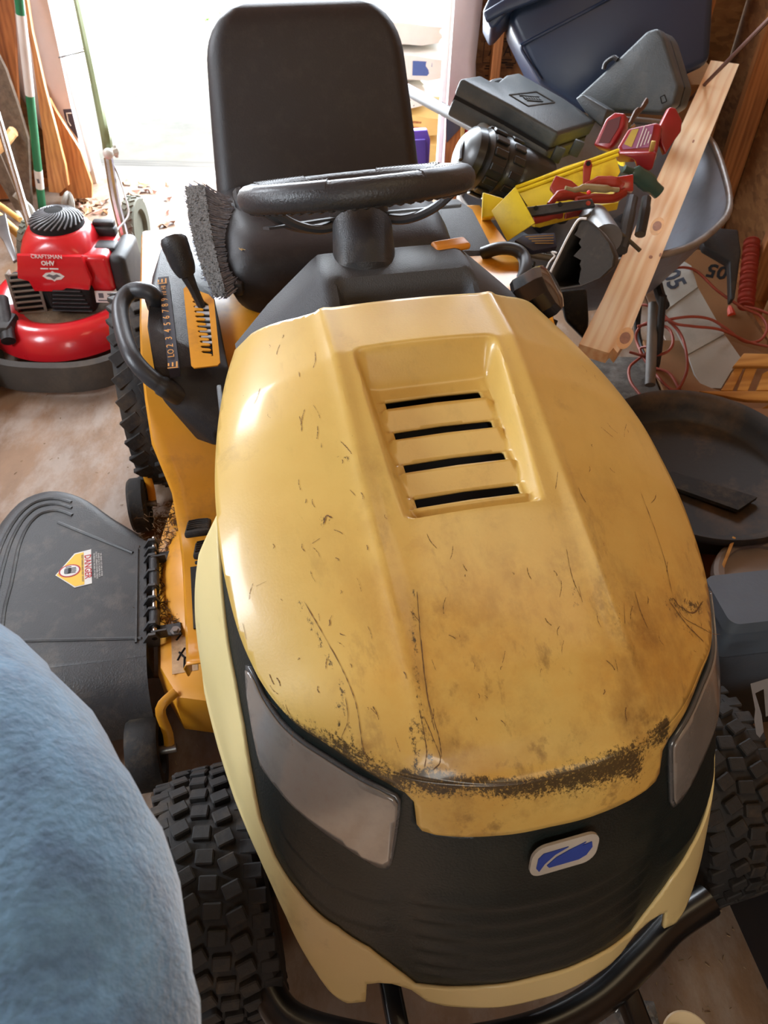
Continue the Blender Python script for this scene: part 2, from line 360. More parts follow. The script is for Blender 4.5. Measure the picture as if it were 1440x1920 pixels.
def wrapflap():
    P0 = Vector((DL, YB-.09, .3)); n = Vector((.10, -1, .06)); o0 = Vector((0, 0, CH))
    F = zframe(P0, n); I = F.inverted()
    def pr(px): return [I @ (o0+ray(x, y)*((P0-o0).dot(n)/ray(x, y).dot(n))) for x, y in px]
    q = M(); q.prism([(p.x, p.y) for p in pr([(46, -25), (84, -25), (118, 130), (146, 262), (168, 340), (150, 305), (120, 245), (95, 195), (62, 60)])], -.003, m=F); f = struct('wrap_flap', q, m_wrap, wall_b)
    q = M(); q.prism([(p.x, p.y) for p in pr([(118, 205), (134, 204), (148, 262), (140, 252), (128, 236), (122, 222)])], .0006, m=F, z0=.0002); g_ = struct('wrap_print', q, m_navy, f)
    q = M(); q.tube([F @ Vector((p.x, p.y, .001)) for p in pr([(134, 212), (125, 212), (128, 228), (133, 236)])], .003, 4); struct('wrap_print_line', q, m_white, f)
wrapflap()
# ================================================================ RIDING TRACTOR : hood and nose (local frame: u lateral, v to the rear, z up)
tr = thing('riding_mower', 'large yellow riding lawn mower with scuffed cream-yellow hood filling the middle', 'lawn mower', (.222, .2, 0), math.radians(13))
TM = wmat(tr); TI = TM.inverted()
m_cream = mat('cream_yellow_paint', (226, 208, 148), .38, var=.05, vs=5, coat=.25, dirt=(120, 95, 55), damt=.5, ds=7, thr=.60, bump=.04, bs=300)
TC = [Vector(p) for p in [(0,.193,.70),(.05,.195,.70),(.10,.205,.70),(.15,.222,.70),(.19,.248,.70),(.23,.285,.70),(.265,.32,.70),(.292,.37,.705),(.310,.43,.722),(.318,.51,.750),(.318,.58,.770),(.314,.66,.787),(.302,.76,.797),(.284,.86,.80),(.264,.94,.80)]]
GC = [Vector(p) for p in [(0,.066,.29),(.055,.069,.29),(.11,.083,.29),(.165,.105,.28),(.22,.118,.275),(.265,.138,.28),(.304,.188,.33),(.330,.26,.39),(.350,.335,.43),(.366,.42,.475),(.376,.505,.54),(.374,.575,.60),(.345,.68,.69),(.30,.86,.76),(.27,.94,.78)]]
def skew(P):
    t = max(0, min(1, (.62-P.y)/.45)); return Vector((P.x+.012*t*t*(3-2*t), P.y, P.z))
def crm(P, x):
    s = 1 if x >= 0 else -1; x = abs(x); n = len(P); i = min(int(x), n-2); t = x-i
    def g(j):
        if j < 0: return Vector((-P[-j].x, P[-j].y, P[-j].z))
        return P[j] if j < n else P[n-1]*2-P[n-2]
    a, b, c, d = g(i-1), g(i), g(i+1), g(i+2)
    r = ((b*2)+(c-a)*t+(a*2-b*5+c*4-d)*(t*t)+(b*3-a-c*3+d)*(t*t*t))*.5
    return Vector((r.x*s, r.y, r.z))
def S0(q, w):
    P = crm(TC, q).lerp(crm(GC, q), w)
    n = Vector((P.x*2, -(.6-P.y) if P.y < .6 else 0, 0)); n.normalize()
    return P+n*(.012*math.sin(PI*min(1, max(0, w))))
def Sn(q, w):
    e = .03; a = S0(q+e, w)-S0(q-e, w); b = S0(q, w+e)-S0(q, w-e); n = a.cross(b); n.normalize()
    P = S0(q, w)
    return n if n.dot(Vector((P.x, P.y-.7, .05))) > 0 else -n
def cdt(poly, gx, gy, holes=(), extra=()):
    V = [Vector(p) for p in poly]; F = [list(range(len(poly)))]
    for h in holes:
        k = len(V); V += [Vector(p) for p in h]; F.append(list(range(k, len(V))))
    xs = [p[0] for p in poly]; ys = [p[1] for p in poly]; inner = []
    A = np.array(poly); 
    X, Y = np.meshgrid(np.arange(min(xs)+gx/2, max(xs), gx), np.arange(min(ys)+gy/2, max(ys), gy)); pts = np.column_stack([X.ravel(), Y.ravel()])
    if len(extra): pts = np.vstack([pts, np.array(extra)])
    def inside(P, A):
        r = np.zeros(len(P), bool); j = len(A)-1
        for i in range(len(A)):
            c = ((A[i, 1] > P[:, 1]) != (A[j, 1] > P[:, 1])) & (P[:, 0] < (A[j, 0]-A[i, 0])*(P[:, 1]-A[i, 1])/(A[j, 1]-A[i, 1]+1e-12)+A[i, 0]); r ^= c; j = i
        return r
    def dist(P, A):
        d = np.full(len(P), 1e9)
        for i in range(len(A)):
            a = A[i-1]; b = A[i]; ab = b-a; t = np.clip(((P-a)@ab)/(ab@ab+1e-15), 0, 1); q = a+t[:, None]*ab
            d = np.minimum(d, np.hypot((P-q)[:, 0]/gx, (P-q)[:, 1]/gy))
        return d
    ok = inside(pts, A) & (dist(pts, A) > .35)
    for h in holes:
        H = np.array(h); ok &= ~inside(pts, H) & (dist(pts, H) > .35)
    V += [Vector(p) for p in pts[ok]]
    r = delaunay_2d_cdt(V, [], F, 1, 1e-7)
    vo, fo = r[0], r[2]
    if holes:
        C = np.array([[sum(vo[i].x for i in f)/3, sum(vo[i].y for i in f)/3] for f in fo]); bad = np.zeros(len(fo), bool)
        for h in holes: bad |= inside(C, np.array(h))
        fo = [f for f, b_ in zip(fo, bad) if not b_]
    return vo, fo
def dense(poly, d, closed=True):
    out = []; n = len(poly)
    for i in range(n if closed else n-1):
        a, b = Vector(poly[i]), Vector(poly[(i+1) % n]); k = max(1, int((b-a).length/d))
        out += [tuple(a.lerp(b, t/k)) for t in range(k)]
    if not closed: out.append(tuple(poly[-1]))
    return out
def softpoly(half, r=2):
    return half
def patch(name, poly, off, m, thick=.004, par=None, step=.16, offf=None, into=None):
    # poly in (q, w); w is stretched by 8 to be near isotropic
    P = dense([(q, w*8) for q, w in poly], step)
    vo, fo = cdt(P, step, step)
    mb = into or M(); vs = []
    for v in vo:
        q, w = v.x, v.y/8
        o_ = off+(offf(q, w) if offf else 0)
        vs.append(skew(S0(q, w)+Sn(q, w)*o_))
    mb.add(vs, fo)
    if into: return mb
    o = obj(name, mb, m, par if par else tr, smooth=50); fixn(o)
    if thick:
        md = o.modifiers.new('thickness', 'SOLIDIFY'); md.thickness = thick; md.offset = -1
    return o
def fixn(o, c=Vector((0, .62, .45))):
    me = o.data; s = sum((p.normal.dot(p.center-c)) for p in me.polygons)
    if s < 0: me.flip_normals()
# --- height of the hood top over the plan
tu = np.array([p.x for p in TC]); tv = np.array([p.y for p in TC]); tz = np.array([p.z for p in TC])
qd = np.linspace(0, 14, 141); Td = [crm(TC, q) for q in qd]; tdv = np.array([p.y for p in Td]); tdu = np.array([p.x for p in Td]); tdz = np.array([p.z for p in Td])
SB = (.677, .621, .564, .507)
def sst(x): x = np.clip(x, 0, 1); return x*x*(3-2*x)
def hz(u, v, rec=True):
    e = np.interp(v, tdv, tdu); ze = np.interp(v, tdv, tdz)
    zc = np.interp(v, [.19, .24, .30, .40, .48, .60, .68, .75, .86, .95], [.702, .733, .763, .800, .827, .866, .889, .905, .910, .912])
    r = np.minimum(.132, .74*e); au = abs(u)
    g = np.clip((au-r)/(e-r+1e-6), 0, 1); z = zc-.006*(np.minimum(au, r)/.132)**2-(zc-.006-ze)*(.76*g+.24*g**4)
    z = z+.0026*np.exp(-((au-r+.004)/.010)**2)*sst((v-.22)/.1)
    k = sst((v-.196)/.035); z = .70*(1-k)+z*k if np.isscalar(k) else np.where(k < 1, .70*(1-k)+z*k, z)
    if rec:
        hw = np.interp(v, [.48, .76], [.092, .106])
        ms = sst((hw-au)/.020)*sst((.757-v)/.036)*sst((v-.487)/.010)
        zf = np.interp(v, [.49, .73], [.815, .852])
        saw = 0.0
        for i, b in enumerate(SB):
            nx = SB[i+1]+.0225 if i < 3 else .485
            t = np.clip((b-v)/(b-nx), 0, 1); saw = saw+np.where((v <= b+.0022) & (v > nx), .007-.012*t, 0)
        t0 = (v-.697)/.03; saw = saw+np.where(v > .697, -.004+.004*np.clip(t0, 0, 1), 0)
        z = z-ms*np.maximum(0, z-(zf+saw*sst((.083-au)/.012)))
    return z
RB = [(.264, .94), (.235, .925), (.20, .90), (.165, .876), (.14, .863), (.07, .861), (0, .86)]
outl = [(p.x, p.y) for p in [crm(TC, q) for q in np.arange(-14, 14.01, .12)]]
outl += dense([(x, y) for x, y in RB[1:]]+[(-x, y) for x, y in RB[::-1][1:-1]], .006, False)
holes = [dense([(-.069, b+.0), (-.069, b+.0235), (0, b+.0250), (.069, b+.0235), (.069, b+.0), (0, b+.0015)], .004) for b in SB]
ex = [(x, y) for x in np.arange(-.112, .1121, .0032) for y in np.arange(.478, .768, .0032)]
ridge = []
for y in np.arange(.25, .86, .006):
    for s in (-1, 1):
        for d in (-.008, -.003, .003): ridge.append((s*(min(.132, .74*float(np.interp(y, tdv, tdu)))+d), y))
for q in np.arange(-7.2, 3.8, .05):
    p = crm(TC, q); nn = Vector((-p.x, .6-p.y)).normalized()
    for k in range(1, 8): ridge.append((p.x+nn.x*.0026*k, p.y+nn.y*.0026*k))
vo, fo = cdt(outl, .0064, .0064, holes, ex+ridge)
hm = M(); U = np.array([v.x for v in vo]); V_ = np.array([v.y for v in vo]); Z = hz(U, V_)
hm.add([skew(Vector((a, b, c))) for a, b, c in zip(U, V_, Z)], fo)
# nose band of the same moulding, from the crease down to the grille
lowe = [(0, .168), (1.2, .171), (2.0, .178), (2.45, .178), (2.74, .170), (2.86, .150), (2.90, .11), (2.94, .075), (3.15, .051), (3.6, .039), (4.31, .026), (5.25, .013), (6.4, .007), (7.2, .006), (7.6, .0)]
band = [(q, 0) for q in np.arange(-7.5, 7.51, .15)]+lowe[::-1]+[(-q, w) for q, w in lowe[1:-1]]
patch('', band, 0, None, into=hm, step=.13)
# wear mask stored per vertex: scuffs, cracks, smudges with a shape of their own
def onhood(px, py):
    z = .75
    for i in range(25):
        p = TI @ at(px, py, z); q = p.copy(); q.x -= skew(p).x-p.x
        z = .5*z+.5*float(hz(np.float64(q.x), np.float64(min(.94, max(.193, q.y))), False))
    return np.array([q.x, q.y])
wear_lines = [
 ([(513, 1318), (560, 1352), (610, 1382), (653, 1406), (712, 1440), (755, 1452), (810, 1450), (850, 1456), (900, 1464), (960, 1467), (994, 1467), (1040, 1460), (1087, 1450), (1130, 1438), (1162, 1432), (1190, 1420), (1219, 1416)], .0072, 1.3),
 ([(640, 1392), (700, 1430), (740, 1446)], .008, 1.2), ([(1090, 1448), (1140, 1434), (1180, 1415), (1222, 1408)], .011, 1.3), ([(780, 1452), (830, 1448)], .008, 1.1),
 ([(570, 1128), (600, 1180), (640, 1252), (664, 1310), (672, 1345), (680, 1400), (692, 1432)], .0016, .9), ([(648, 1308), (652, 1350), (640, 1385)], .0015, .8),
 ([(782, 1110), (788, 1190), (795, 1260), (805, 1320), (822, 1380), (828, 1420)], .0022, .95), ([(786, 1330), (794, 1370), (800, 1410), (796, 1440)], .0024, 1), ([(790, 1200), (800, 1300), (815, 1370)], .0018, .8), ([(795, 1345), (812, 1385), (826, 1425), (812, 1445)], .002, .9),
 ([(1262, 1122), (1275, 1138), (1300, 1150), (1318, 1128)], .005, .8), ([(1300, 1135), (1316, 1142)], .008, 1.0), ([(1255, 1128), (1290, 1175), (1320, 1205)], .003, .6), ([(1265, 1120), (1283, 1160), (1350, 1190)], .0018, .6),
 ([(1190, 1110), (1202, 1150), (1215, 1180)], .002, .5), ([(1062, 1030), (1072, 1080), (1088, 1120)], .0015, .5), ([(1170, 1130), (1172, 1170)], .003, .6), ([(1085, 1100), (1092, 1130)], .004, .6),
 ([(606, 985), (612, 968), (622, 972)], .004, .7), ([(560, 965), (580, 990)], .002, .3), ([(650, 856), (655, 862)], .003, .8), ([(585, 1020), (600, 1010)], .003, .4), ([(480, 1100), (500, 1090)], .002, .3),
 ([(1200, 920), (1240, 1030), (1262, 1120)], .0012, .4), ([(480, 1290), (520, 1330)], .003, .7), ([(455, 1170), (462, 1200)], .003, .6)]
smudges = [(840, 1140, .014, .6), (708, 1384, .012, .55), (880, 1192, .012, .4), (640, 1280, .012, .2), (1225, 1190, .022, .6), (1276, 1150, .018, .5), (930, 975, .02, .25), (1060, 760, .01, .3), (920, 850, .012, .2), (745, 880, .01, .3), (1080, 890, .015, .25), (960, 1050, .03, .2), (950, 1180, .05, .18), (860, 1290, .04, .2), (1180, 1250, .05, .2), (1330, 1130, .03, .35), (1150, 930, .04, .18), (700, 950, .03, .2), (790, 740, .02, .1), (700, 870, .03, .22), (1075, 960, .03, .25), (1080, 1060, .03, .3), (1195, 1120, .035, .35), (740, 1150, .03, .2), (1010, 1330, .04, .22)]
m_hoodp = mat('warm_lit_hood_paint', (212, 180, 100), .36, var=.05, vs=5, coat=.35, dirt=(120, 86, 44), damt=.5, ds=7, thr=.60, bump=.04, bs=300)  # same plastic as the nose shell; warm light put into this yellower base
hood = obj('hood', hm, m_hoodp, tr, smooth=40); fixn(hood)
co = np.array([tuple(v.co) for v in hood.data.vertices]); wr_ = np.zeros(len(co)); 
for pts, wd, amt in wear_lines:
    P = np.array([onhood(*p) for p in pts]); d = np.full(len(co), 9.0)
    for a, b in zip(P[:-1], P[1:]):
        ab = b-a; t = np.clip(((co[:, :2]-a)@ab)/(ab@ab+1e-12), 0, 1); q = a+t[:, None]*ab; d = np.minimum(d, np.hypot(*(co[:, :2]-q).T))
    wr_ = np.maximum(wr_, amt*np.exp(-(d/(wd+.0012))**2))
sm_ = np.zeros(len(co))
for px, py, r_, amt in smudges:
    p = onhood(px, py); d = np.hypot(*(co[:, :2]-p).T); sm_ = np.maximum(sm_, amt*np.exp(-(d/r_)**2))
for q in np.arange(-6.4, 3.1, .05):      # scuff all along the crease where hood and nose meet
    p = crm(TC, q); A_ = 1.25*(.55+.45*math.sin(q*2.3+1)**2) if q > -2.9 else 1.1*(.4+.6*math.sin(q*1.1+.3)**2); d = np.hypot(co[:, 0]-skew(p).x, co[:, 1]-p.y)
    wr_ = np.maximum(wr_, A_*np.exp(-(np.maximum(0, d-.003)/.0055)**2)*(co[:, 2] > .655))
# general grime and warm light put into the colour of the forward half
gr_ = sst((.62-co[:, 1])/.35)*sst((co[:, 0]+.26)/.2)
for nm, arr in (('wear', wr_), ('smudge', sm_), ('grime_warm_light', gr_)):
    a = hood.data.attributes.new(nm, 'FLOAT', 'POINT'); a.data.foreach_set('value', arr.astype(np.float32))
def drape(px_pts, wd, mb):
    P = [onhood(*p) for p in px_pts]; P = [Vector((p[0], p[1], 0)) for p in P]; P = smooth_path(P, 8) if len(P) > 2 else P; out = []
    vs = []
    for i, p in enumerate(P):
        t = (P[min(i+1, len(P)-1)]-P[max(i-1, 0)]); t.z = 0; t.normalize() if t.length else None; s = Vector((-t.y, t.x, 0))*wd*(.35+.65*abs(math.sin(i*1.7+wd*9000)))*(.3 if i in (0, len(P)-1) else 1)
        for k in (-1, 1):
            q = p+s*k; q.x += random.uniform(-.0003, .0003); z = float(hz(np.float64(q.x), np.float64(min(.93, q.y))))+.0009; vs.append(skew(Vector((q.x, q.y, z))))
    mb.add(vs, [(2*i, 2*i+1, 2*i+3, 2*i+2) for i in range(len(P)-1)])
def hood_mat():
    m = m_hoodp.copy(); m.name = 'weathered_warm_lit_hood'; nt = m.node_tree; N = nt.nodes; L = nt.links; b = N['Principled BSDF']
    src = b.inputs['Base Color'].links[0].from_socket
    tc = N.new('ShaderNodeTexCoord')
    def noise(sc, det=8, st=(1, 1, 1), rg=.7):
        mp = N.new('ShaderNodeMapping'); mp.inputs['Scale'].default_value = st; L.new(tc.outputs['Object'], mp.inputs[0])
        n = N.new('ShaderNodeTexNoise'); n.inputs['Scale'].default_value = sc; n.inputs['Detail'].default_value = det; n.inputs['Roughness'].default_value = rg; L.new(mp.outputs[0], n.inputs['Vector']); return n.outputs[0]
    def attr(nm):
        a = N.new('ShaderNodeAttribute'); a.attribute_name = nm; return a.outputs['Fac']
    def rng(x, a, b_, c=0, d=1):
        r = N.new('ShaderNodeMapRange'); r.inputs[1].default_value = a; r.inputs[2].default_value = b_; r.inputs[3].default_value = c; r.inputs[4].default_value = d; L.new(x, r.inputs[0]); return r.outputs[0]
    def mth(op, x, y):
        q = N.new('ShaderNodeMath'); q.operation = op
        for i, s in enumerate((x, y)):
            if isinstance(s, (int, float)): q.inputs[i].default_value = s
            else: L.new(s, q.inputs[i])
        return q.outputs[0]
    def mix(f, a, c):
        q = N.new('ShaderNodeMixRGB'); L.new(f, q.inputs[0]); L.new(a, q.inputs[1]); q.inputs[2].default_value = (*lin(c), 1); return q.outputs[0]
    base = mix(mth('MULTIPLY', rng(noise(2.6, 7), .35, .66), mth('MULTIPLY_ADD', attr('grime_warm_light'), .62) if False else mth('ADD', mth('MULTIPLY', attr('grime_warm_light'), .60), .26)), src, (188, 132, 44))
    base = mix(mth('MULTIPLY', rng(noise(7, 9, (1, .40, 1)), .50, .68), mth('ADD', mth('MULTIPLY', attr('grime_warm_light'), .55), .10)), base, (128, 86, 38))
    base = mix(mth('MULTIPLY', rng(noise(26, 9, (1, .30, 1)), .57, .68), mth('ADD', mth('MULTIPLY', attr('grime_warm_light'), .42), .10)), base, (96, 64, 34))
    base = mix(mth('MULTIPLY', rng(noise(60, 4), .72, .78), .6), base, (70, 44, 24))
    base = mix(mth('MULTIPLY', attr('smudge'), rng(noise(34, 6), .38, .62)), base, (112, 66, 32))
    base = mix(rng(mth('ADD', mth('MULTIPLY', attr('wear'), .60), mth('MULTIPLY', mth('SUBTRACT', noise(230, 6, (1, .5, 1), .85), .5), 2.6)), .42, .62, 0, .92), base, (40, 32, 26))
    L.new(base, b.inputs['Base Color'])
    return m
hood.data.materials[0] = hood_mat()
sc = M()
for pts, wd, amt in wear_lines[4:]:
    drape(pts, min(wd*.26, .0009), sc)
for k in range(150):
    x, y = random.uniform(470, 1320), random.uniform(620, 1400); a = random.gauss(1.35, .35); l = random.uniform(4, 34)
    try:
        o0 = onhood(x, y)
        if abs(o0[0]) < .11 and .47 < o0[1] < .78: continue
        if o0[1] > .9 or o0[1] < .24 or abs(o0[0]) > .29: continue
        drape([(x, y), (x+.5*l*math.cos(a)+random.uniform(-3, 3), y+.5*l*math.sin(a)), (x+l*math.cos(a), y+l*math.sin(a))], random.uniform(.00018, .0005), sc)
    except Exception: pass
so_ = obj('scratch_marks', sc, mat('scratch_brown', (104, 74, 42), .7, var=.3, vs=80), hood, smooth=0, recalc=False); so_['kind'] = 'stuff'
md = hood.modifiers.new('thickness', 'SOLIDIFY'); md.thickness = .004; md.offset = -1
# engine stand-in under the louvres; the slots' shade is put into its near-black colour
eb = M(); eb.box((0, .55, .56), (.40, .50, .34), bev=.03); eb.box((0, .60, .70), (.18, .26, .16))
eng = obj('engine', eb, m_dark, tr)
# --- black bezel and grille
HB = [(10.15, -.005), (9.4, .0), (8.35, .0), (7.9, .004), (7.2, .004), (6.4, .004), (5.25, .010), (4.31, .024), (3.6, .038), (3.15, .05), (2.96, .075), (2.92, .11), (2.88, .150), (2.76, .172), (2.45, .180), (2.0, .180), (1.2, .173), (0, .170)]
HG = [(0, .850), (1.2, .858), (2.3, .890), (2.85, .900), (3.1, .850), (3.5, .775), (3.9, .715), (4.74, .660), (5.9, .668), (6.6, .700), (7.06, .655), (7.29, .50), (7.65, .33), (8.08, .232), (8.51, .184), (8.85, .125), (9.4, .050), (10.15, .0)]
def full(a, b):
    ra = a; lb = b
    return [(-q, w) for q, w in a][:-1]+[(q, w) for q, w in a[::-1]]+[(q, w) for q, w in b[::-1][1:]]+[(-q, w) for q, w in b][1:-1]
gp = full(HB, HG)
def gr_off(q, w):
    o_ = 0.0
    if w > .40 and abs(q) < 3.0:
        k = (w-.40)/.075; f = k-math.floor(k)
        o_ = .005*(f if f < .8 else (1-f)*4)*float(sst((3.0-abs(q))/.4)*sst((.86-w)/.05))
    if 3.2 < abs(q) < 6.6 and w > .38: 
        k = (w-.38)/.12; f = k-math.floor(k); o_ = .003*(f if f < .85 else (1-f)*5.6)*float(sst((abs(q)-3.2)/.5)*sst((6.6-abs(q))/.5)*sst((.66-w)/.04))
    return o_
m_grille = mat('grille_plastic', (16, 26, 25), .42, var=.2, vs=12, bump=.2, bs=300, dirt=(60, 58, 46), damt=.2, ds=6)
patch('grille', gp, -.004, m_grille, step=.12, offf=gr_off)
# --- cream lower shell wrapping round the nose and sides
HC = [(0, .990), (1.2, .990), (2.2, 1.0), (2.60, .990), (2.95, .93), (3.4, .895), (3.72, .89), (4.02, .905), (4.08, 1.01), (4.6, 1.03), (5.15, 1.02), (6.36, .95), (7.4, 1.0), (8.45, 1.06), (9.2, 1.07), (9.9, 1.05), (10.4, .93), (10.62, .83), (10.66, .4), (10.2, .0)]
cp = full(HG[::-1], HC[::-1]) if False else None
half_in = HG                                    # from centre to tip
ring = [(q, w) for q, w in HG]+[(q, w) for q, w in HC[::-1]]
cp = [(q, w) for q, w in HG]+[(q, w) for q, w in HC[::-1]]
cp = [(-q, w) for q, w in HG[::-1]][:-1]+[(q, w) for q, w in HG]+[(q, w) for q, w in HC[::-1]]+[(-q, w) for q, w in HC][1:]
patch('nose_shell', cp, 0.0, m_cream, step=.13, thick=.006)
# --- headlights
HL = [(7.67, .045), (7.50, .022), (7.30, .022), (7.0, .040), (6.4, .047), (5.84, .046), (5.24, .050), (4.3, .056), (3.7, .060), (3.36, .068), (3.24, .085), (3.24, .12), (3.30, .22), (3.38, .31), (3.46, .335), (3.62, .342), (4.50, .31), (5.6, .298), (6.3, .306), (6.90, .326), (7.02, .30), (7.26, .225), (7.53, .13)]
m_lens = mat('hazy_headlight_lens', (128, 122, 116), .18, var=.35, vs=9, coat=.8, dirt=(104, 86, 74), damt=.6, ds=9, bump=.05, bs=40)
m_seal = mat('lens_rim', (74, 76, 78), .25, coat=.6)
for s in (-1, 1):
    P = [(s*q, w) for q, w in HL]
    if s < 0: P = P[::-1]
    cq = sum(p[0] for p in P)/len(P); cw = sum(p[1] for p in P)/len(P)
    hl = patch('headlight', P, .0015, m_seal, thick=.006, step=.12)
    P2 = [(cq+(q-cq)*.975, cw+(w-cw)*.93) for q, w in P]
    patch('lens', P2, .0040, m_lens, thick=.0025, par=hl, step=.12)
# --- emblem on the grille : silver rounded frame round two blue fields
m_blue = mat('emblem_blue', (40, 66, 150), .35); m_silver = mat('emblem_silver', (176, 170, 160), .4)
ec = skew(S0(.29, .26)+Sn(.29, .26)*.004); en = Sn(.29, .26); er = (S0(.5, .26)-S0(.1, .26)).normalized(); eu = en.cross(er) if en.cross(er).z > 0 else -en.cross(er)
EM = frame(ec, er, eu)
if (EM.to_3x3() @ Vector((0, 0, 1))).dot(en) < 0: EM = frame(ec, er, -eu) @ Matrix.Diagonal((1, -1, 1, 1))
sh = lambda P, k=.20: [(x+y*k, y) for x, y in P]
EM = EM @ Matrix.Diagonal((1.12, 1.10, 1, 1)) @ Matrix.Rotation(.06, 4, 'Z')
em = obj('emblem', M().prism(sh(rrect(.074, .040, .014, 5)), .004, m=EM), m_silver, tr)
bf = M().prism(sh([(-.031, .006), (-.026, .012), (.002, .0125), (-.012, .006), (-.022, -.004), (-.027, -.014), (-.031, -.008)]), .0012, m=EM @ T(0, 0, .004) @ Matrix.Diagonal((.97, .93, 1, 1)))
bf.prism(sh([(-.016, -.012), (-.019, -.008), (-.010, .001), (.004, .007), (.022, .0125), (.018, .0085), (.029, .010), (.031, .002), (.026, -.008), (.018, -.012)]), .0012, m=EM @ T(0, 0, .004) @ Matrix.Diagonal((.97, .93, 1, 1)))
obj('emblem_field', bf, m_blue, em)
# ================================================================ RIDING TRACTOR : everything behind and below the hood
def L(px, py, z): return TI @ at(px, py, z)
m_yel = mat('orange_yellow_paint', (214, 146, 34), .38, var=.10, vs=6, coat=.3, dirt=(110, 70, 36), damt=.6, ds=5, thr=.52)
m_dash = mat('grey_black_dash', (58, 60, 64), .5, var=.12, vs=10, bump=.35, bs=500)
m_seat = mat('black_vinyl', (36, 34, 36), .5, var=.12, vs=8, bump=.15, bs=260, dirt=(86, 80, 74), damt=.12, ds=30)
m_grip = mat('grip_plastic', (52, 54, 58), .38, var=.1, vs=10, bump=.1, bs=300)
m_rim = mat('cream_rim', (214, 200, 160), .45, var=.1, dirt=(90, 70, 50), damt=.5)
# dash cowl (height field with a pocket in its front slope)
def dz(u, v):
    fr = .872+(v-.852)*.66; top = .922-.10*(v-.93); z = -np.logaddexp(-fr*90, -top*90)/90
    w = .115; z = z-.85*np.maximum(0, abs(u)-w)-.0*(v)
    pk = sst((.112-abs(u-.012))/.018)*sst((v-.858)/.012)*sst((.930-v)/.022); return z-.034*pk
dp = dense([(-.262, .93), (-.235, .905), (-.19, .872), (-.14, .848), (0, .845), (.14, .848), (.19, .872), (.235, .905), (.262, .93), (.262, .97), (.20, 1.00), (.10, 1.015), (-.10, 1.015), (-.20, 1.00), (-.262, .97)], .012)
vo, fo = cdt(dp, .008, .008); dm = M(); zz = dz(np.array([v.x for v in vo]), np.array([v.y for v in vo]))
dm.add([(v.x, v.y, z) for v, z in zip(vo, zz)], fo)
nb = len(dp); ring = [(x, y, float(dz(np.float64(x), np.float64(y)))) for x, y in dp]
dm.loft([ring, [(x*1.0, y, min(z, z)-.16) for x, y, z in ring]], caps=False)
obj('dash', dm, m_dash, tr, smooth=40)
# pedestal below the dash
obj('pedestal', M().box((0, 1.0, .60), (.34, .16, .44), bev=.04), m_black, tr)
# steering column and wheel
wc = L(668, 352, .962); tl = math.radians(20.5); wn_ = Vector((-.035, math.sin(tl), math.cos(tl))).normalized()
hub = wc-wn_*.055
cm = M(); cb = hub-Vector((0, math.sin(math.radians(30)), math.cos(math.radians(30))))*.0
base = L(684, 500, .90)
cm.tube([base-Vector((0, .0, .06)), base, L(679, 425, .935)], [.054, .051, .049], 28); obj('steering_column', cm, m_black, tr)
WF = zframe(wc, wn_, (1, 0, 0))
sm = M(); R = .180; pth = [(R*math.cos(a), R*math.sin(a), 0) for a in np.linspace(0, 2*PI, 97)[:-1]]
sm.x = WF; sm.tube(pth, [.0215+.0008*math.sin(k*PI/3)**8 for k in range(96)], 16, closed=True)
# finger scallops on the underside
for k in range(64):
    a = 2*PI*k/64; sm.sphere((R*math.cos(a), R*math.sin(a), -.0145), (.010, .010, .010), u=6, v=5)
sw = obj('steering_wheel', sm, mat('steering_wheel_rim', (44, 45, 48), .4, var=.1, vs=20, bump=.3, bs=250), tr)
gp_ = M(); gp_.x = WF
for a0 in (20, 110, 200, 290):       # textured grip pads with raised dots
    gp_ = M(); gp_.x = WF
    pp = [((R+.001)*math.cos(math.radians(a)), (R+.001)*math.sin(math.radians(a)), .004) for a in np.linspace(a0, a0+50, 18)]
    gp_.tube(pp, [.010]+[.0190]*16+[.010], 12)
    for a in np.linspace(a0+3, a0+47, 20):
        for dr in (-.006, 0, .006): gp_.sphere(((R+dr)*math.cos(math.radians(a)), (R+dr)*math.sin(math.radians(a)), .0225-abs(dr)*.35), .0016, u=5, v=4)
    obj('grip_pad', gp_, m_grip, sw)
hb = M(); hb.x = WF; hb.lathe([(0, -.018), (.042, -.020), (.050, -.028), (.052, -.055), (.046, -.062)], seg=28); obj('hub_cap', hb, m_black, sw)
for a in (math.radians(200), math.radians(-20), math.radians(90)):
    sp = M(); sp.x = WF; d = Vector((math.cos(a), math.sin(a), 0)); n = Vector((-math.sin(a), math.cos(a), 0))
    for k in (-1, 1): sp.tube(smooth_path([d*.04+n*.012*k+Vector((0, 0, -.052)), d*.085+n*.015*k+Vector((0, 0, -.056)), d*.135+n*.018*k+Vector((0, 0, -.040)), d*.180+n*.022*k+Vector((0, 0, -.006))], 5), .0075, 8)
    sp.box((0, 0, 0), (.13, .026, .004), m=zframe(d*.11+Vector((0, 0, -.043)), (0, 0, 1), d))
    obj('spoke', sp, m_grip, sw)
# seat : cushion and backrest, both padded shells
sc_ = M()
def ring2(w, t, n=10): return rrect(w, t, min(w, t)*.46, n)
def seatloft(mb, st):          # st: (v, z, width, thick, tilt)
    rings = []
    for (v, z, w, t, a) in st:
        F = frame((0, v, z), (1, 0, 0), (0, math.cos(a), math.sin(a))); rings.append([F @ Vector((x, y, 0)) for x, y in rrect(w, t, t*.48, 9)])
    mb.loft(rings); return mb
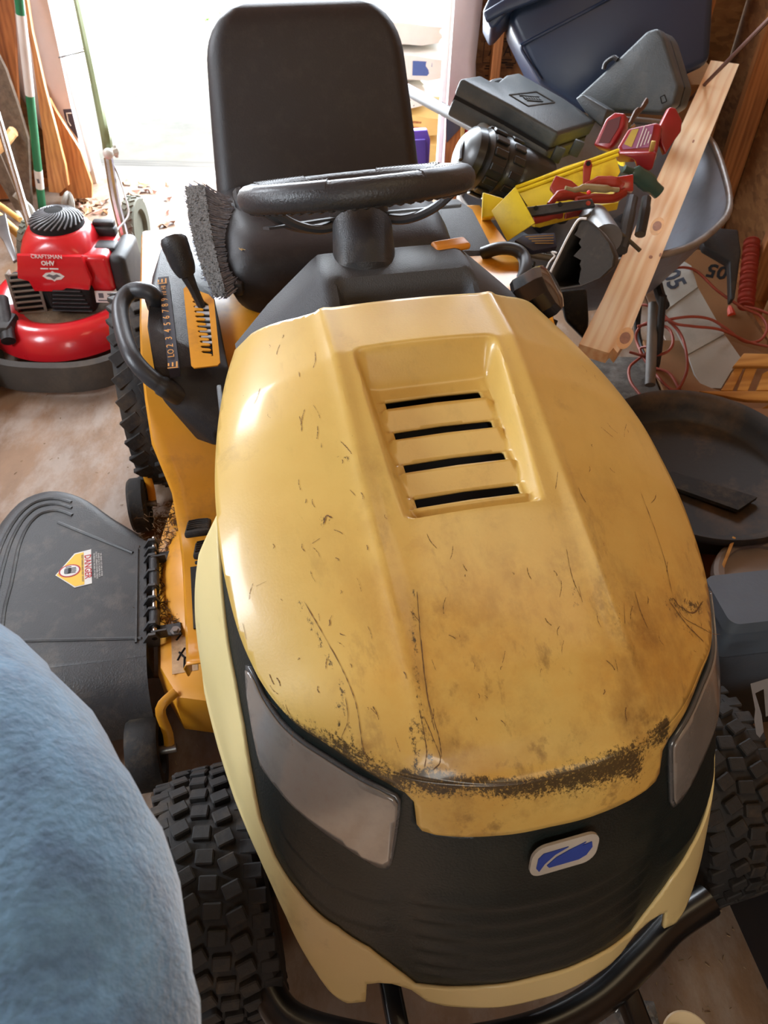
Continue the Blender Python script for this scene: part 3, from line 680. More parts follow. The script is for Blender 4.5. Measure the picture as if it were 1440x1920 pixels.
# cushion: stations run front to back, thickness is vertical
st = []
for v, z, w, t in [(1.400, .628, .30, .06), (1.404, .640, .46, .11), (1.42, .648, .500, .135), (1.45, .658, .520, .15), (1.52, .672, .525, .140), (1.60, .672, .53, .135), (1.70, .672, .53, .135), (1.78, .672, .51, .13), (1.82, .672, .46, .10)]:
    st.append((v, z, w, t, PI/2))
obj('seat_cushion', seatloft(M(), st), m_seat, tr, smooth=60)
bst = []; n = 24
for k in range(n+1):
    f = k/n; v = 1.745+.215*f; z = .665+.40*f; a = -math.radians(28)
    w = .515-.05*f-.012*f*f; e = 1-min(1, (1-f)/.30); w = w*(1-.0*e)-.33*(1-math.sqrt(max(0, 1-(e*.98)**2.6)))*.75; t = .085*(math.sqrt(max(.05, 1-(max(0, (f-.88)/.12))**2)))
    if f < .06: t *= .7+5*f; 
    bst.append((v, z, max(.12, w), t, a))
bk = obj('backrest', seatloft(M(), bst), m_seat, tr, smooth=60)
pn = M(); bz = lambda u, f: Vector((u, 1.745+.215*f-.0435*math.cos(math.radians(28)), .665+.40*f-.0435*math.sin(math.radians(28))+.002))
for pts in ([(-.115, .80), (-.125, .70), (-.10, .62), (-.05, .60), (.05, .60), (.10, .62), (.125, .70), (.115, .80)], [(-.135, .83), (-.15, .72), (-.13, .58), (-.06, .545), (.06, .545), (.13, .58), (.15, .72), (.135, .83)]):
    pn.tube(smooth_path([bz(u, f) for u, f in pts], 5), .0035, 6)
obj('stitched_seam', pn, m_seat, bk)
sf = M(); sf.box((0, 1.62, .585), (.30, .34, .05), bev=.015); sf.box((0, 1.86, .66), (.22, .03, .20), bev=.01); obj('seat_pan', sf, m_black, tr)
straw = M()
for k in range(46):
    a = random.uniform(0, PI); c = L(random.uniform(425, 530), random.uniform(395, 470), .745-.0) if k < 30 else L(random.uniform(420, 700), random.uniform(380, 500), .735)
    v = min(1.68, max(1.44, c.y)); p = Vector((max(-.22, min(.22, c.x)), v, .722)); l = random.uniform(.004, .016)
    straw.tube([p, p+Vector((math.cos(a)*l, math.sin(a)*l, .002))], .0006, 4)
o = obj('straw_bits', straw, mat('dry_straw', (196, 168, 116), .8), tr, smooth=0); o['kind'] = 'stuff'
# fender deck running down into the footboards (one pressed sheet)
fs_ = [(1.92, .56), (1.86, .585), (1.6, .59), (1.42, .59), (1.30, .575), (1.22, .53), (1.16, .46), (1.10, .37), (1.05, .29), (1.00, .262), (.90, .255), (.80, .255), (.74, .258), (.70, .30)]
fm = M(); rings = []
for v, z in fs_:
    uo = .462 if v > 1.15 else .438-.0*(v)
    rings.append([(-uo+.004, v, z-.035), (-uo, v, z-.008), (-uo+.006, v, z+.004), (-uo+.03, v, z+.004), (-.30, v, z), (-.17, v, z+.002), (0, v, z+.03 if v > 1.1 else z+.0), (.17, v, z+.002), (.30, v, z), (uo-.03, v, z+.004), (uo-.006, v, z+.004), (uo, v, z-.008), (uo-.004, v, z-.035)])
fm.loft(rings, closed=False, caps=False); o = obj('fender', fm, m_yel, tr, smooth=50); md = o.modifiers.new('thickness', 'SOLIDIFY'); md.thickness = .003
tn = M(); tn.box((0, 1.45, .48), (.30, .85, .20), bev=.05); tn.box((0, .9, .40), (.24, .5, .26), bev=.04); obj('frame', tn, m_yel, tr)
for s in (-1, 1):
    fp = M(); fp.x = T(s*.345, .92, .262)
    for k in range(7): fp.box((0, -.09+k*.03, .003), (.13, .009, .006), bev=.002, seg=1)
    fp.box((0, 0, 0), (.15, .22, .004)); obj('foot_pad', fp, m_rubber, tr)
# left fender console
def hullobj(name, pts, dn, m, par, bev=.008):
    mb = M(); P = [Vector(p) for p in pts]; c = sum(P, Vector())/len(P); b = bmesh.new()
    for p in P: b.verts.new(p); b.verts.new(p.lerp(c, -.02)+Vector((0, 0, -dn)))
    bmesh.ops.convex_hull(b, input=b.verts[:])
    lo = [v for v in b.verts if not v.link_faces]; bmesh.ops.delete(b, geom=lo, context='VERTS')
    bmesh.ops.dissolve_limit(b, angle_limit=math.radians(6), verts=b.verts[:], edges=b.edges[:])
    bmesh.ops.bevel(b, geom=b.edges[:], offset=bev, segments=3, affect='EDGES', profile=.5, clamp_overlap=True)
    mb.bm(b); return obj(name, mb, m, par, smooth=50)
conp = [L(280, 560, .645), L(276, 610, .64), L(289, 690, .605), L(300, 725, .575), L(282, 590, .62), L(285, 520, .64), L(302, 465, .66), L(330, 438, .645), L(365, 450, .63), L(402, 560, .615), L(428, 690, .585), L(418, 800, .50), L(400, 812, .49), L(365, 800, .49), L(330, 745, .52), L(302, 700, .56)]
con = hullobj('fender_console', conp, .03, m_black, tr, .012)
hd = M(); hp = smooth_path([L(294, 574, .62), L(288, 556, .66), L(272, 545, .675), L(243, 548, .67), L(226, 575, .66), L(232, 625, .645), L(250, 672, .63), L(280, 706, .605), L(308, 726, .58), L(334, 742, .55)], 6)
hd.tube(hp, [.021]*6+[.0175]*(len(hp)-14)+[.021]*8, 14, sx=1.0); obj('grab_handle', hd, m_grip, tr, smooth=60)
def console_z(p): return None
m_orange = mat('orange_lettering', (214, 150, 70), .6); m_strip = mat('decal_strip', (34, 34, 46), .45)
def zc_(py): return .655-(py-540)/160*.047
def quadplate(name, px, m, par, lift=.0, dn=.004, zf=None, bev=0):
    P = [TI @ at(x, y, zf(y) if callable(zf) else zf) for x, y in px]; P = [p+Vector((0, 0, lift)) for p in P]; n = len(P); mb = M()
    mb.add(P+[p-Vector((0, 0, dn)) for p in P], [tuple(range(n)), tuple(range(2*n-1, n-1, -1))]+[(i, (i+1) % n, n+(i+1) % n, n+i) for i in range(n)])
    return obj(name, mb, m, par, smooth=0)
zs = lambda y: .668-(y-520)/175*.050
quadplate('decal_strip', [(296, 520), (316, 518), (336, 690), (316, 693)], m_strip, con, 0.0, .02, zs)
for s, x, y, k in (('LO', 321, 663, .016), ('2', 319, 649, .017), ('3', 317, 635, .017), ('4', 315, 621, .017), ('5', 314, 608, .017), ('6', 312.5, 596, .017), ('7', 311, 584, .017), ('8', 310, 573, .017), ('9', 309, 562.5, .017), ('10', 308, 551, .014), ('HI', 307, 540, .012)):
    c = L(x, y, zs(y)); up_ = (L(x-1.3, y-12, zs(y-12))-c); rt_ = (L(x+12, y-1, zs(y))-c)
    text(s, k*1.15, m_orange, frame(c+Vector((0, 0, .0012)), up_, -rt_), con, 'numeral', .0004, world=False)
for (x, y) in ((304, 527), (324, 684)):
    c = L(x, y, zs(y)); fm_ = frame(c+Vector((0, 0, .001)), L(x, y-12, zs(y-12))-c, -(L(x+12, y, zs(y))-c)); ic = M(); ic.x = fm_
    for q in range(3): ic.box((0, -.008+.008*q, 0), (.014-.003*q, .003, .0008))
    ic.box((-.009, 0, 0), (.002, .020, .0008)); obj('icon', ic, m_orange, con, smooth=0)
# notched height gate : orange plate with a saw-toothed slot
z_g = lambda y: .672-(y-540)/150*.058
gate_px = [(345, 546), (350, 541), (392, 556), (402, 566), (414, 684), (409, 690), (366, 695), (360, 690)]
Gc = L(378, 620, z_g(620)); gx = (L(410, 620, z_g(620))-Gc).normalized(); gy = (L(371, 560, z_g(560))-Gc); GF = frame(Gc, gx, gy); GI = GF.inverted()
def g2(x, y):
    p = GI @ L(x, y, z_g(y)); return (p.x, p.y)
slot = []
la, lb = Vector(g2(358, 550)), Vector(g2(380, 672)); ra, rb = Vector(g2(392, 575)), Vector(g2(401, 672))
nt_ = 13; tw = (ra-la).length*.36
for i in range(nt_):
    a = la.lerp(lb, i/nt_); b_ = la.lerp(lb, (i+.42)/nt_); c_ = la.lerp(lb, (i+.58)/nt_); d_ = la.lerp(lb, (i+.99)/nt_)
    w = Vector((tw, 0)); slot += [tuple(a), tuple(b_), tuple(b_.lerp(c_, .1)+w*.8), tuple(b_.lerp(c_, .5)+w), tuple(b_.lerp(c_, .9)+w*.8), tuple(c_)] if False else [tuple(a+w*.15), tuple(a.lerp(b_, .5)), tuple(b_+w*.15), tuple(c_+w*.85), tuple(c_.lerp(d_, .5)+w), tuple(d_+w*.85)]
slot += [tuple(lb+Vector((tw*1.0, 0))), tuple(lb+Vector((tw*1.0, 0))), tuple(rb), tuple(rb.lerp(ra, .5)), tuple(ra)]
sl2 = []
for p in slot:
    if not sl2 or (Vector(p)-Vector(sl2[-1])).length > 1e-4: sl2.append(p)
vo, fo = cdt([g2(*p) for p in gate_px], .03, .03, [sl2])
gm = M(); gm.add([(v.x, v.y, .006) for v in vo], fo, GF); gt = obj('height_gate', gm, m_yel, con, smooth=0); md = gt.modifiers.new('thickness', 'SOLIDIFY'); md.thickness = .003
gm = M(); P = [g2(354, 548), g2(394, 572), g2(405, 678), g2(378, 680)]
gm.add([(x, y, .001) for x, y in P], [(0, 1, 2, 3)], GF); obj('slot_floor', gm, m_dark, con, smooth=0)
rk = M(); rk.x = GF
for i in range(7):
    y = 578+i*11; a = g2(366+i*2.4, y); b_ = g2(393+i*1.2, y+1); hh = .009-.0006*i
    rk.box(((a[0]+b_[0])/2, (a[1]+b_[1])/2, .003), (abs(b_[0]-a[0]), hh, .003))
obj('rack', rk, mat('pale_rack', (190, 196, 204), .35, metal=.3), con, smooth=0)
lv = M(); lp = [L(324, 446, .80), L(328, 458, .79), L(340, 490, .757), L(350, 515, .73)]
lv.tube(smooth_path(lp, 4), [.019, .026, .027, .0275, .027, .027, .026, .026, .025, .0245, .023, .021, .018], 10)
lvo = obj('lift_lever', lv, m_black, tr, smooth=50)
lv = M(); lv.tube([L(350, 515, .73), L(362, 540, .70), L(390, 600, .63)], [.014, .010, .008], 8); obj('lever_arm', lv, m_black, lvo)
# right fender console and handle
rcp = [L(812, 382, .64), L(826, 374, .65), L(858, 374, .65), L(885, 392, .64), L(905, 430, .62), L(925, 470, .60), L(945, 530, .55), L(935, 560, .50), L(880, 560, .52), L(835, 470, .60), L(812, 420, .62)]
rc = hullobj('fender_console', rcp, .04, m_dash, tr, .012)
hd = M(); hp = smooth_path([L(905, 475, .60), L(935, 466, .62), L(965, 468, .62), L(982, 482, .61), L(985, 505, .60), L(975, 530, .58), L(950, 560, .54)], 6); hd.tube(hp, .016, 12); obj('grab_handle', hd, m_grip, tr, smooth=60)
cy = M(); a = L(838, 470, .905); cy.x = frame(a, L(862, 466, .905)-a, L(838, 450, .905)-a)
cy.box((.006, 0, .008), (.062, .030, .012), bev=.0055, seg=3); cy.cyl((-.02, 0, 0), (-.035, 0, -.05), .006); obj('throttle_lever', cy, mat('orange_knob', (206, 132, 36), .4), tr)
# fuel filler neck and cap
fn = M(); p0 = L(990, 590, .72); p1 = L(985, 565, .80); p2 = L(1008, 545, .845)
ax = (L(1012, 535, .86)-L(985, 580, .76)).normalized(); F = zframe(L(985, 572, .77), (.35, .05, .93), (1, 0, 0))
nk = obj('filler_neck', M().cyl((0, 0, -.14), (0, 0, .03), .036, m=F), mat('amber_tank', (140, 96, 44), .35, coat=.3), tr)
cp_ = M(); cp_.x = zframe(L(1003, 556, .81), (.75, -.25, .62), (0, 1, 0))
cp_.lathe([(0, .040), (.028, .040), (.042, .034), (.047, .022), (.047, -.018), (.043, -.026), (0, -.026)], seg=10); obj('filler_cap', cp_, mat('glossy_black_cap', (26, 26, 28), .18, coat=.8), nk, smooth=25)
# hood side hinge strip
hs = M(); hs.box((-.296, .80, .755), (.008, .16, .05), bev=.003); obj('side_trim', hs, m_dash, tr)
for s in (-1, 1): sp_ = M(); sp_.box((.24*s, .82, .56), (.02, .30, .36), bev=.008); obj('frame_side', sp_, m_yel, tr)
# ---- wheels
m_tire = mat('mower_tyre', (34, 33, 33), .72, var=.25, vs=20, bump=.35, bs=90, dirt=(92, 76, 56), damt=.45, ds=12)
def tyre(R, w, rr, nl, front=True):
    t = M(); h = w/2
    t.lathe([(rr, -h*.80), (rr+.012, -h*.92), (rr+(R-rr)*.45, -h), (R-.020, -h*.95), (R-.010, -h*.80), (R-.006, -h*.4), (R-.004, 0), (R-.006, h*.4), (R-.010, h*.80), (R-.020, h*.95), (rr+(R-rr)*.45, h), (rr+.012, h*.92), (rr, h*.80)], seg=56)
    for i in range(nl):
        a = 2*PI*i/nl
        rows = [(-.80, .36, .16, .5), (-.41, .34, .30, .1), (-.02, .34, -.22, .55), (.38, .34, .22, 0), (.78, .36, -.16, .5)] if front else [(-.72, .50, .55, 0), (-.2, .42, .35, .5), (.2, .42, -.35, .0), (.72, .50, -.55, .5)]
        for (x, ww, tw_, ph) in rows:
            b = a+ph*2*PI/nl; rr_ = R-.002-(.012 if abs(x) > .7 else 0)
            m4 = Matrix.Rotation(b, 4, 'Z') @ T(rr_, 0, x*h) @ Matrix.Rotation(tw_, 4, 'X')
            t.box((0, 0, 0), (.013, 2*PI*R/nl*.60, ww*h), m=m4, bev=.002, seg=1)
    return t
def wheel(name, c, R, w, rr, nl, front, tilt=0):
    X = T(c) @ Matrix.Rotation(tilt, 4, 'Z') @ Matrix.Rotation(PI/2, 4, 'Y')
    t = tyre(R, w, rr, nl, front); t.v = [X @ v for v in t.v]; o = obj(name, t, m_tire, tr, smooth=30)
    r = M(); r.x = X; h = w/2
    r.lathe([(0, h*.35), (.03, h*.35), (.035, h*.25), (rr*.6, h*.2), (rr*.9, h*.5), (rr+.004, h*.86), (rr+.010, h*.86), (rr+.004, h*.4), (rr+.004, -h*.4), (rr+.010, -h*.86), (rr+.004, -h*.86), (rr*.9, -h*.5), (rr*.6, -h*.2), (.035, -h*.25), (.03, -h*.35), (0, -h*.35)], seg=32)
    obj('rim', r, m_rim, o); hbm = M(); hbm.x = X; hbm.cyl((0, 0, -h*.55), (0, 0, h*.55), .022); obj('axle_cap', hbm, m_black, o)
wheel('front_wheel', (-.405, .335, .190), .19, .155, .085, 34, True, .06); wheel('front_wheel', (.415, .345, .190), .19, .155, .085, 34, True, .06)
wheel('rear_wheel', (-.455, 1.63, .262), .262, .205, .12, 30, False); wheel('rear_wheel', (.455, 1.63, .262), .262, .205, .12, 30, False)
ax_ = M(); ax_.box((0, .34, .20), (.70, .06, .05), bev=.01); ax_.box((0, .35, .30), (.10, .12, .20), bev=.01); obj('axle', ax_, m_black, tr)
ax_ = M(); ax_.cyl((-.40, 1.63, .262), (.40, 1.63, .262), .03); obj('axle', ax_, m_black, tr)
# bumper tube
bp_ = M(); bp_.tube(smooth_path([(-.35, .24, .23), (-.345, .17, .23), (-.30, .115, .225), (-.15, .06, .215), (0, .045, .215), (.11, .06, .22), (.20, .097, .225), (.265, .128, .23), (.335, .148, .24)], 6), .0245, 16)
for s in (-1, 1): bp_.box((s*.17, .12, .20), (.03, .22, .04), bev=.006)
obj('bumper', bp_, mat('gloss_black_tube', (14, 14, 15), .3, coat=.15, var=.1, dirt=(60, 50, 40), damt=.2), tr, smooth=50)
# ---- mowing deck with its side-discharge chute
dk = M(); dpoly = [(-.36, .66), (-.47, .70), (-.505, .78), (-.505, 1.12), (-.47, 1.26), (-.36, 1.37), (0, 1.42), (.36, 1.37), (.5, 1.2), (.5, .8), (.36, .66)]
dk.prism(dpoly, .115, z0=.085, bev=.03); dk.lathe([(.30, 0), (.27, .03), (.20, .045), (0, .05)], m=T(-.20, 1.0, .195), seg=36)
deck = obj('mowing_deck', dk, m_yel, tr, smooth=40)
m_chute = mat('chute_plastic', (58, 60, 62), .42, var=.15, vs=9, bump=.25, bs=300, dirt=(130, 120, 106), damt=.22, ds=16)
def zch(p): return .205
top = [(p.x, p.y) for p in smooth_path([(-.52, 1.115, 0), (-.60, 1.20, 0), (-.66, 1.275, 0), (-.715, 1.318, 0), (-.765, 1.328, 0), (-.815, 1.30, 0), (-.855, 1.21, 0), (-.875, 1.09, 0), (-.875, .95, 0), (-.85, .82, 0)], 3)]+[(-.52, .80)]
ch = M(); N_ = len(top); r0 = [(x, y, .212) for x, y in top]; cc = Vector((-.67, 1.05, 0))
exo = lambda p, k: (cc.x+(p[0]-cc.x)*k, cc.y+(p[1]-cc.y)*k)
def outc(p, d): 
    v = Vector((p[0]-cc.x, p[1]-cc.y)); v.normalize(); k = 0 if p[0] > -.53 else 1
    return (p[0]+v.x*d*k, p[1]+v.y*d*k)
ch.loft([[(*outc(p, .028), .135) for p in top], [(*outc(p, .022), .175) for p in top], [(*outc(p, .010), .203) for p in top], [(*outc(p, 0), .211) for p in top], [(*outc(p, -.02), .213) for p in top]], caps=False)
ch.add([(*outc(p, -.02), .213) for p in top], [tuple(range(N_))])
sk = [(-.52, .80), (-.85, .82)]
rings = [[(-.52+x_*0, .80-d, z), (-.62, .805-d, z), (-.74, .812-d, z), (-.86, .83-d, z)] for d, z in ((0, .212), (.03, .208), (.06, .195), (.085, .170), (.10, .13), (.105, .09)) for x_ in (0,)]
ch.loft(rings, closed=False, caps=False)
chute = obj('discharge_chute', ch, m_chute, tr, smooth=45)
rb_ = M()
for d in (-.03, -.05, -.075):      # the moulded ribs following the outer arc
    rb_.tube(smooth_path([(*outc(p, d), .2125) for p in top[8:-1:2]], 3), .0042, 6)
rb_.tube([(-.72, 1.215, .2125), (-.55, 1.085, .2125)], .004, 6); rb_.tube([(-.84, .90, .2125), (-.53, .845, .2125)], .004, 6); rb_.box((-.54, .965, .214), (.004, .26, .006))
obj('rib', rb_, m_chute, chute, smooth=50)
for i, v in enumerate((1.100, 1.075, 1.055, 1.010, .968, .935, .905, .868, .838)):
    fnm = M(); F = T(-.528, v, .205)
    fnm.prism([(-.036, .006), (.0, .006), (.016, .030), (.030, .030), (.036, .012), (.030, -.01), (-.03, -.01)], .006, m=F @ Matrix.Rotation(PI/2, 4, 'X'))
    obj('hinge_fin', fnm, m_chute, chute, smooth=0)
hr = M(); hr.cyl((-.502, 1.112, .222), (-.502, .832, .222), .0055); obj('hinge_rod', hr, m_chrome, tr)
for v in (1.06, .855): hk = M(); hk.box((-.478, v, .212), (.055, .03, .004), bev=.001, seg=1); hk.box((-.492, v-.013, .222), (.03, .004, .024)); obj('hinge_bracket', hk, m_black, tr)
for v in (1.03, .985, .88): hk = M(); hk.cyl((-.502, v+.02, .222), (-.502, v-.02, .222), .011); obj('hinge_sleeve', hk, m_black, tr)
for v in (1.035, .85):
    b_ = M(); b_.lathe([(.011, 0), (.011, .003), (.007, .003), (.007, .009), (0, .009)], m=T(-.462, v, .212), seg=6); obj('bolt', b_, m_steel, tr, smooth=20)
# warning decal on the chute
m_yd = mat('decal_yellow', (232, 184, 60), .5, var=.04); m_wd = mat('decal_white', (214, 212, 208), .5, var=.04); m_rd = mat('decal_red', (176, 40, 44), .5); m_gd = mat('decal_grey', (96, 98, 104), .6)
DZ = .2136
def decal(name, px, m, par, h, lift): 
    P = [L(x, y, DZ) for x, y in px]; mb = M(); mb.prism([(p.x, p.y) for p in P], h, z0=DZ+lift); return obj(name, mb, m, par, smooth=0)
d0 = decal('warning_decal', [(104, 1079), (140, 1038), (171, 1030), (172.5, 1094), (140, 1102)], m_wd, chute, .0006, 0)
decal('decal_field', [(106, 1079), (141, 1040), (157, 1036), (158.5, 1096), (141, 1100)], m_yd, d0, .0004, .0007)
cxy = L(131, 1071, DZ); ra_ = .0205
rg = M(); rg.x = T(cxy.x, cxy.y, DZ+.0012); rg.prism([(ra_*1.12*math.cos(a), ra_*.9*math.sin(a)) for a in np.linspace(0, 2*PI, 25)[:-1]], .0003); obj('decal_ring', rg, m_rd, d0, smooth=0)
rg = M(); rg.x = T(cxy.x, cxy.y, DZ+.0015); rg.prism([(ra_*.96*math.cos(a), ra_*.75*math.sin(a)) for a in np.linspace(0, 2*PI, 25)[:-1]], .0003); obj('decal_disc', rg, m_wd, d0, smooth=0)
hnd = M(); hnd.x = T(cxy.x-.004, cxy.y, DZ+.0018); hnd.prism(rrect(.015, .017, .004, 3), .0003)
for k in range(4): hnd.box((.010-.001*abs(k-1.5), -.0066+.0044*k, .00015), (.017, .003, .0003))
hnd.box((.001, .0115, .00015), (.012, .003, .0003), m=Matrix.Rotation(.0, 4, 'Z')); obj('decal_hand', hnd, m_gd, d0, smooth=0)
c = L(164.5, 1062, DZ+.0008); xd = L(165.3, 1090, DZ)-L(163.7, 1036, DZ); yd = L(172, 1062, DZ)-L(158, 1062, DZ)
text('DANGER', .0195, m_rd, frame(c, xd, yd), d0, 'lettering', .0002, world=False, bold=.0004, squeeze=.9)
for i, s in enumerate(('KEEP HANDS AND FEET AWAY',)): text(s, .0058, m_gd, frame(L(154.5, 1065, DZ+.0014), xd, yd), d0, 'lettering', .0001, world=False)
for i in range(4):
    ln = ('TO REDUCE THE RISK OF INJURY', 'DO NOT OPERATE MOWER UNLESS', 'GUARD IS IN ITS PROPER PLACE', 'OR GRASS CATCHER IS FITTED')[i]
    text(ln, .0050, m_wd, frame(L(177+i*4.3, 1060-i*.6, DZ+.0006), xd, yd), d0, 'lettering', .0002, world=False)
# second sticker on the deck edge
st_ = M(); st_.x = T(-.448, .82, .2005); st_.box((0, 0, 0), (.05, .13, .0008)); so = obj('deck_sticker', st_, mat('worn_sticker', (196, 160, 120), .6, var=.2, vs=30, dirt=(96, 70, 44), damt=.7, ds=12), tr, smooth=0)
for k, (y0, r0_) in enumerate(((.035, 0), (-.03, .6))):
    q = M(); q.x = T(-.448, .82+y0, .2012) @ Matrix.Rotation(r0_, 4, 'Z')
    for (a, b_) in (((-.015, -.02), (.0, .0)), ((0, 0), (.012, -.018)), ((0, 0), (0, .018)), ((0, .012), (-.014, .004)), ((0, .012), (.014, .018))): q.tube([(*a, 0), (*b_, 0)], .0022, 4)
    obj('pictogram', q, m_dark, so, smooth=0)
def deckwheel(c, R, w):
    X = T(c) @ Matrix.Rotation(PI/2, 4, 'Y'); t = M(); t.x = X; h = w/2
    t.lathe([(R*.55, -h*.7), (R*.6, -h), (R*.92, -h), (R, -h*.7), (R, h*.7), (R*.92, h), (R*.6, h), (R*.55, h*.7), (.02, h*.5), (0, h*.5)], seg=32); t.lathe([(R*.55, -h*.7), (.02, -h*.5), (0, -h*.5)], seg=32)
    w_ = obj('gauge_wheel', t, m_rubber, tr, smooth=40)
    b = M(); b.x = T(c); b.cyl((-h*.9, 0, 0), (h*1.9, 0, 0), .009); obj('axle_bolt', b, m_steel, w_)
    b = M(); b.x = T(c); b.tube(smooth_path([(h*1.4, 0, -.01), (h*1.6, .01, .04), (h*1.5, .03, .10), (h*2.6, .05, .12)], 4), .010, 6, sx=.4); obj('wheel_bracket', b, m_yel, w_)
deckwheel((-.565, 1.385, .075), .072, .045); deckwheel((-.545, .665, .080), .075, .06)
pd = M(); a = L(388, 1000, .33)
for (x, y, w, h, z) in ((372, 990, .05, .10, .36), (388, 1030, .05, .09, .35)):
    p = L(x, y, z); F = frame(p, (1, 0, 0), (0, .8, -.5)); pd.box((0, 0, 0), (w, h, .014), m=F, bev=.005)
    for k in range(5): pd.prism([(-.02, -.003), (0, .003), (.02, -.003), (.02, .001), (0, .007), (-.02, .001)], .005, m=F @ T(0, -.036+.017*k, .006))
pd.box((-.29, 1.02, .30), (.02, .16, .02)); obj('brake_pedal', pd, m_rubber, tr)
cx_ = M(); cx_.lathe([(0, .03), (.03, .03), (.038, .02), (.04, -.03)], m=T(L(392, 935, .30)), seg=20); obj('spindle_cover', cx_, m_black, tr)
# clippings and leaf litter caught on the deck
cl_ = M()
for k in range(1500):
    p = Vector((random.gauss(-.445, .04), random.uniform(.86, 1.24), .203+random.uniform(0, .008))); 
    if p.x > -.36: continue
    a = random.uniform(0, 2*PI); l = random.uniform(.004, .016); cl_.tube([p, p+Vector((math.cos(a)*l, math.sin(a)*l, random.uniform(-.002, .006)))], random.uniform(.0005, .0012), 3)
o = obj('clippings', cl_, mat('dry_clippings', (92, 68, 42), .9, var=.4, vs=60), tr, smooth=0); o['kind'] = 'stuff'
# ================================================================ helpers for outlined pieces that lie in their own plane
def planepts(px, P0, n):
    n = Vector(n).normalized(); P0 = Vector(P0); out = []; o = Vector((0, 0, CH))
    for x, y in px:
        d = ray(x, y); out.append(o+d*((P0-o).dot(n)/d.dot(n)))
    return out
def plate(mb, px, P0, n, th, bev=0.0, hint=(1, 0, 0)):
    F = zframe(P0, n, hint); I = F.inverted(); pts = [I @ p for p in planepts(px, P0, n)]
    mb.prism([(p.x, p.y) for p in pts], -th, m=F, bev=0)
    return mb
def bplate(mb, px, P0, n, th, bev=.004, hint=(1, 0, 0)):
    F = zframe(P0, n, hint); I = F.inverted(); pts = [I @ p for p in planepts(px, P0, n)]
    b = bmesh.new(); vs = [b.verts.new((p.x, p.y, 0)) for p in pts]; f = b.faces.new(vs); r = bmesh.ops.extrude_face_region(b, geom=[f])
    for v in r['geom']:
        if isinstance(v, bmesh.types.BMVert): v.co.z -= th
    bmesh.ops.recalc_face_normals(b, faces=b.faces[:])
    if bev: bmesh.ops.bevel(b, geom=b.edges[:], offset=bev, segments=3, affect='EDGES', profile=.5, clamp_overlap=True)
    return mb.bm(b, F)
def norm3(a, b, c):
    n = (b-a).cross(c-a).normalized(); return n if n.dot(Vector((0, 0, CH))-a) > 0 else -n
def single(name, mb, m, label, cat, group=None, smooth=35, kind=None):
    return tag(obj(name, mb, m, None, smooth=smooth), label, cat, group, kind)
# ================================================================ RED PUSH MOWER
m_red = mat('red_enamel', (206, 30, 40), .28, var=.06, vs=6, coat=.6, dirt=(120, 80, 60), damt=.25, ds=8, thr=.58)
m_skirt = mat('grey_skirt', (70, 66, 62), .6, var=.2, vs=8, bump=.2, bs=120, dirt=(110, 98, 84), damt=.5, ds=6)
m_soil = mat('caked_grass', (104, 86, 66), .95, var=.35, vs=30, bump=.7, bs=120)
C0 = Vector((-1.07, 2.31, 0))
pm = thing('push_mower', 'red push lawn mower with black ribbed starter cover, parked left of the riding mower', 'lawn mower', tuple(C0))
d = M(); d.x = T(-1.07, 2.33, 0) @ Matrix.Diagonal((1.0, 1.15, 1, 1))
d.lathe([(0, .150), (.150, .150), (.168, .156), (.190, .186), (.215, .196), (.238, .186), (.258, .160), (.268, .125), (.272, .105)], seg=56)
deckr = obj('deck', d, m_red, pm, world=True, smooth=60)
d = M(); d.x = T(-1.07, 2.33, 0) @ Matrix.Diagonal((1.0, 1.15, 1, 1)); d.lathe([(0, .152), (.150, .152), (.160, .1545)], seg=40); obj('caked_clippings', d, m_soil, deckr, world=True)
d = M(); ring = []
for (k, z) in ((1.0, .125), (1.05, .115), (1.06, .06), (1.05, .022), (1.0, .02)):
    ring.append([(-1.07+.275*k*(abs(math.cos(a))**.75)*(1 if math.cos(a) > 0 else -1), 2.30+.315*k*(abs(math.sin(a))**.75)*(1 if math.sin(a) > 0 else -1), z) for a in np.linspace(0, 2*PI, 49)[:-1]])
d.loft(ring, caps=False); obj('skirt', d, m_skirt, pm, world=True, smooth=50)
# shroud
EC = Vector((-1.055, 2.335, 0)); sh_ = M(); rr = []
for (z, w, h, r, dx, dy) in ((.262, .235, .20, .03, 0, 0), (.30, .235, .215, .04, 0, 0), (.345, .225, .215, .06, 0, .005), (.375, .212, .21, .09, 0, .01), (.392, .19, .192, .094, 0, .015), (.398, .176, .176, .087, 0, .015)):
    rr.append([(EC.x+dx+x, EC.y+dy+y, z) for x, y in rrect(w, h, r, 7)])
sh_.loft(rr); shroud = obj('engine_shroud', sh_, m_red, pm, world=True, smooth=45)
ap = M(); F = frame((EC.x, EC.y-.104, .30), (1, 0, 0), (0, .12, 1)); ap.prism([(-.10, .055), (.10, .055), (.115, -.02), (.10, -.055), (.03, -.05), (.01, -.062), (-.075, -.062), (-.085, -.03), (-.118, -.02)], .016, m=F, bev=.006); obj('shroud_apron', ap, m_red, shroud, world=True, smooth=40)
ab = M(); ab.box((EC.x+.125, EC.y-.01, .285), (.095, .17, .125), bev=.016, seg=3); obj('filter_cover', ab, m_red, pm, world=True)
ab = M(); ab.box((EC.x+.195, EC.y+.0, .268), (.055, .175, .15), bev=.02, seg=3); obj('air_filter_box', ab, m_black, pm, world=True)
dm_ = M(); dm_.x = T(EC.x, EC.y+.015, 0); dm_.lathe([(.084, .396), (.082, .412), (.070, .430), (.045, .442), (0, .447)], seg=36); cov = obj('starter_cover', dm_, m_dark, pm, world=True, smooth=60)
m_fin = mat('starter_fins', (112, 114, 118), .35); 
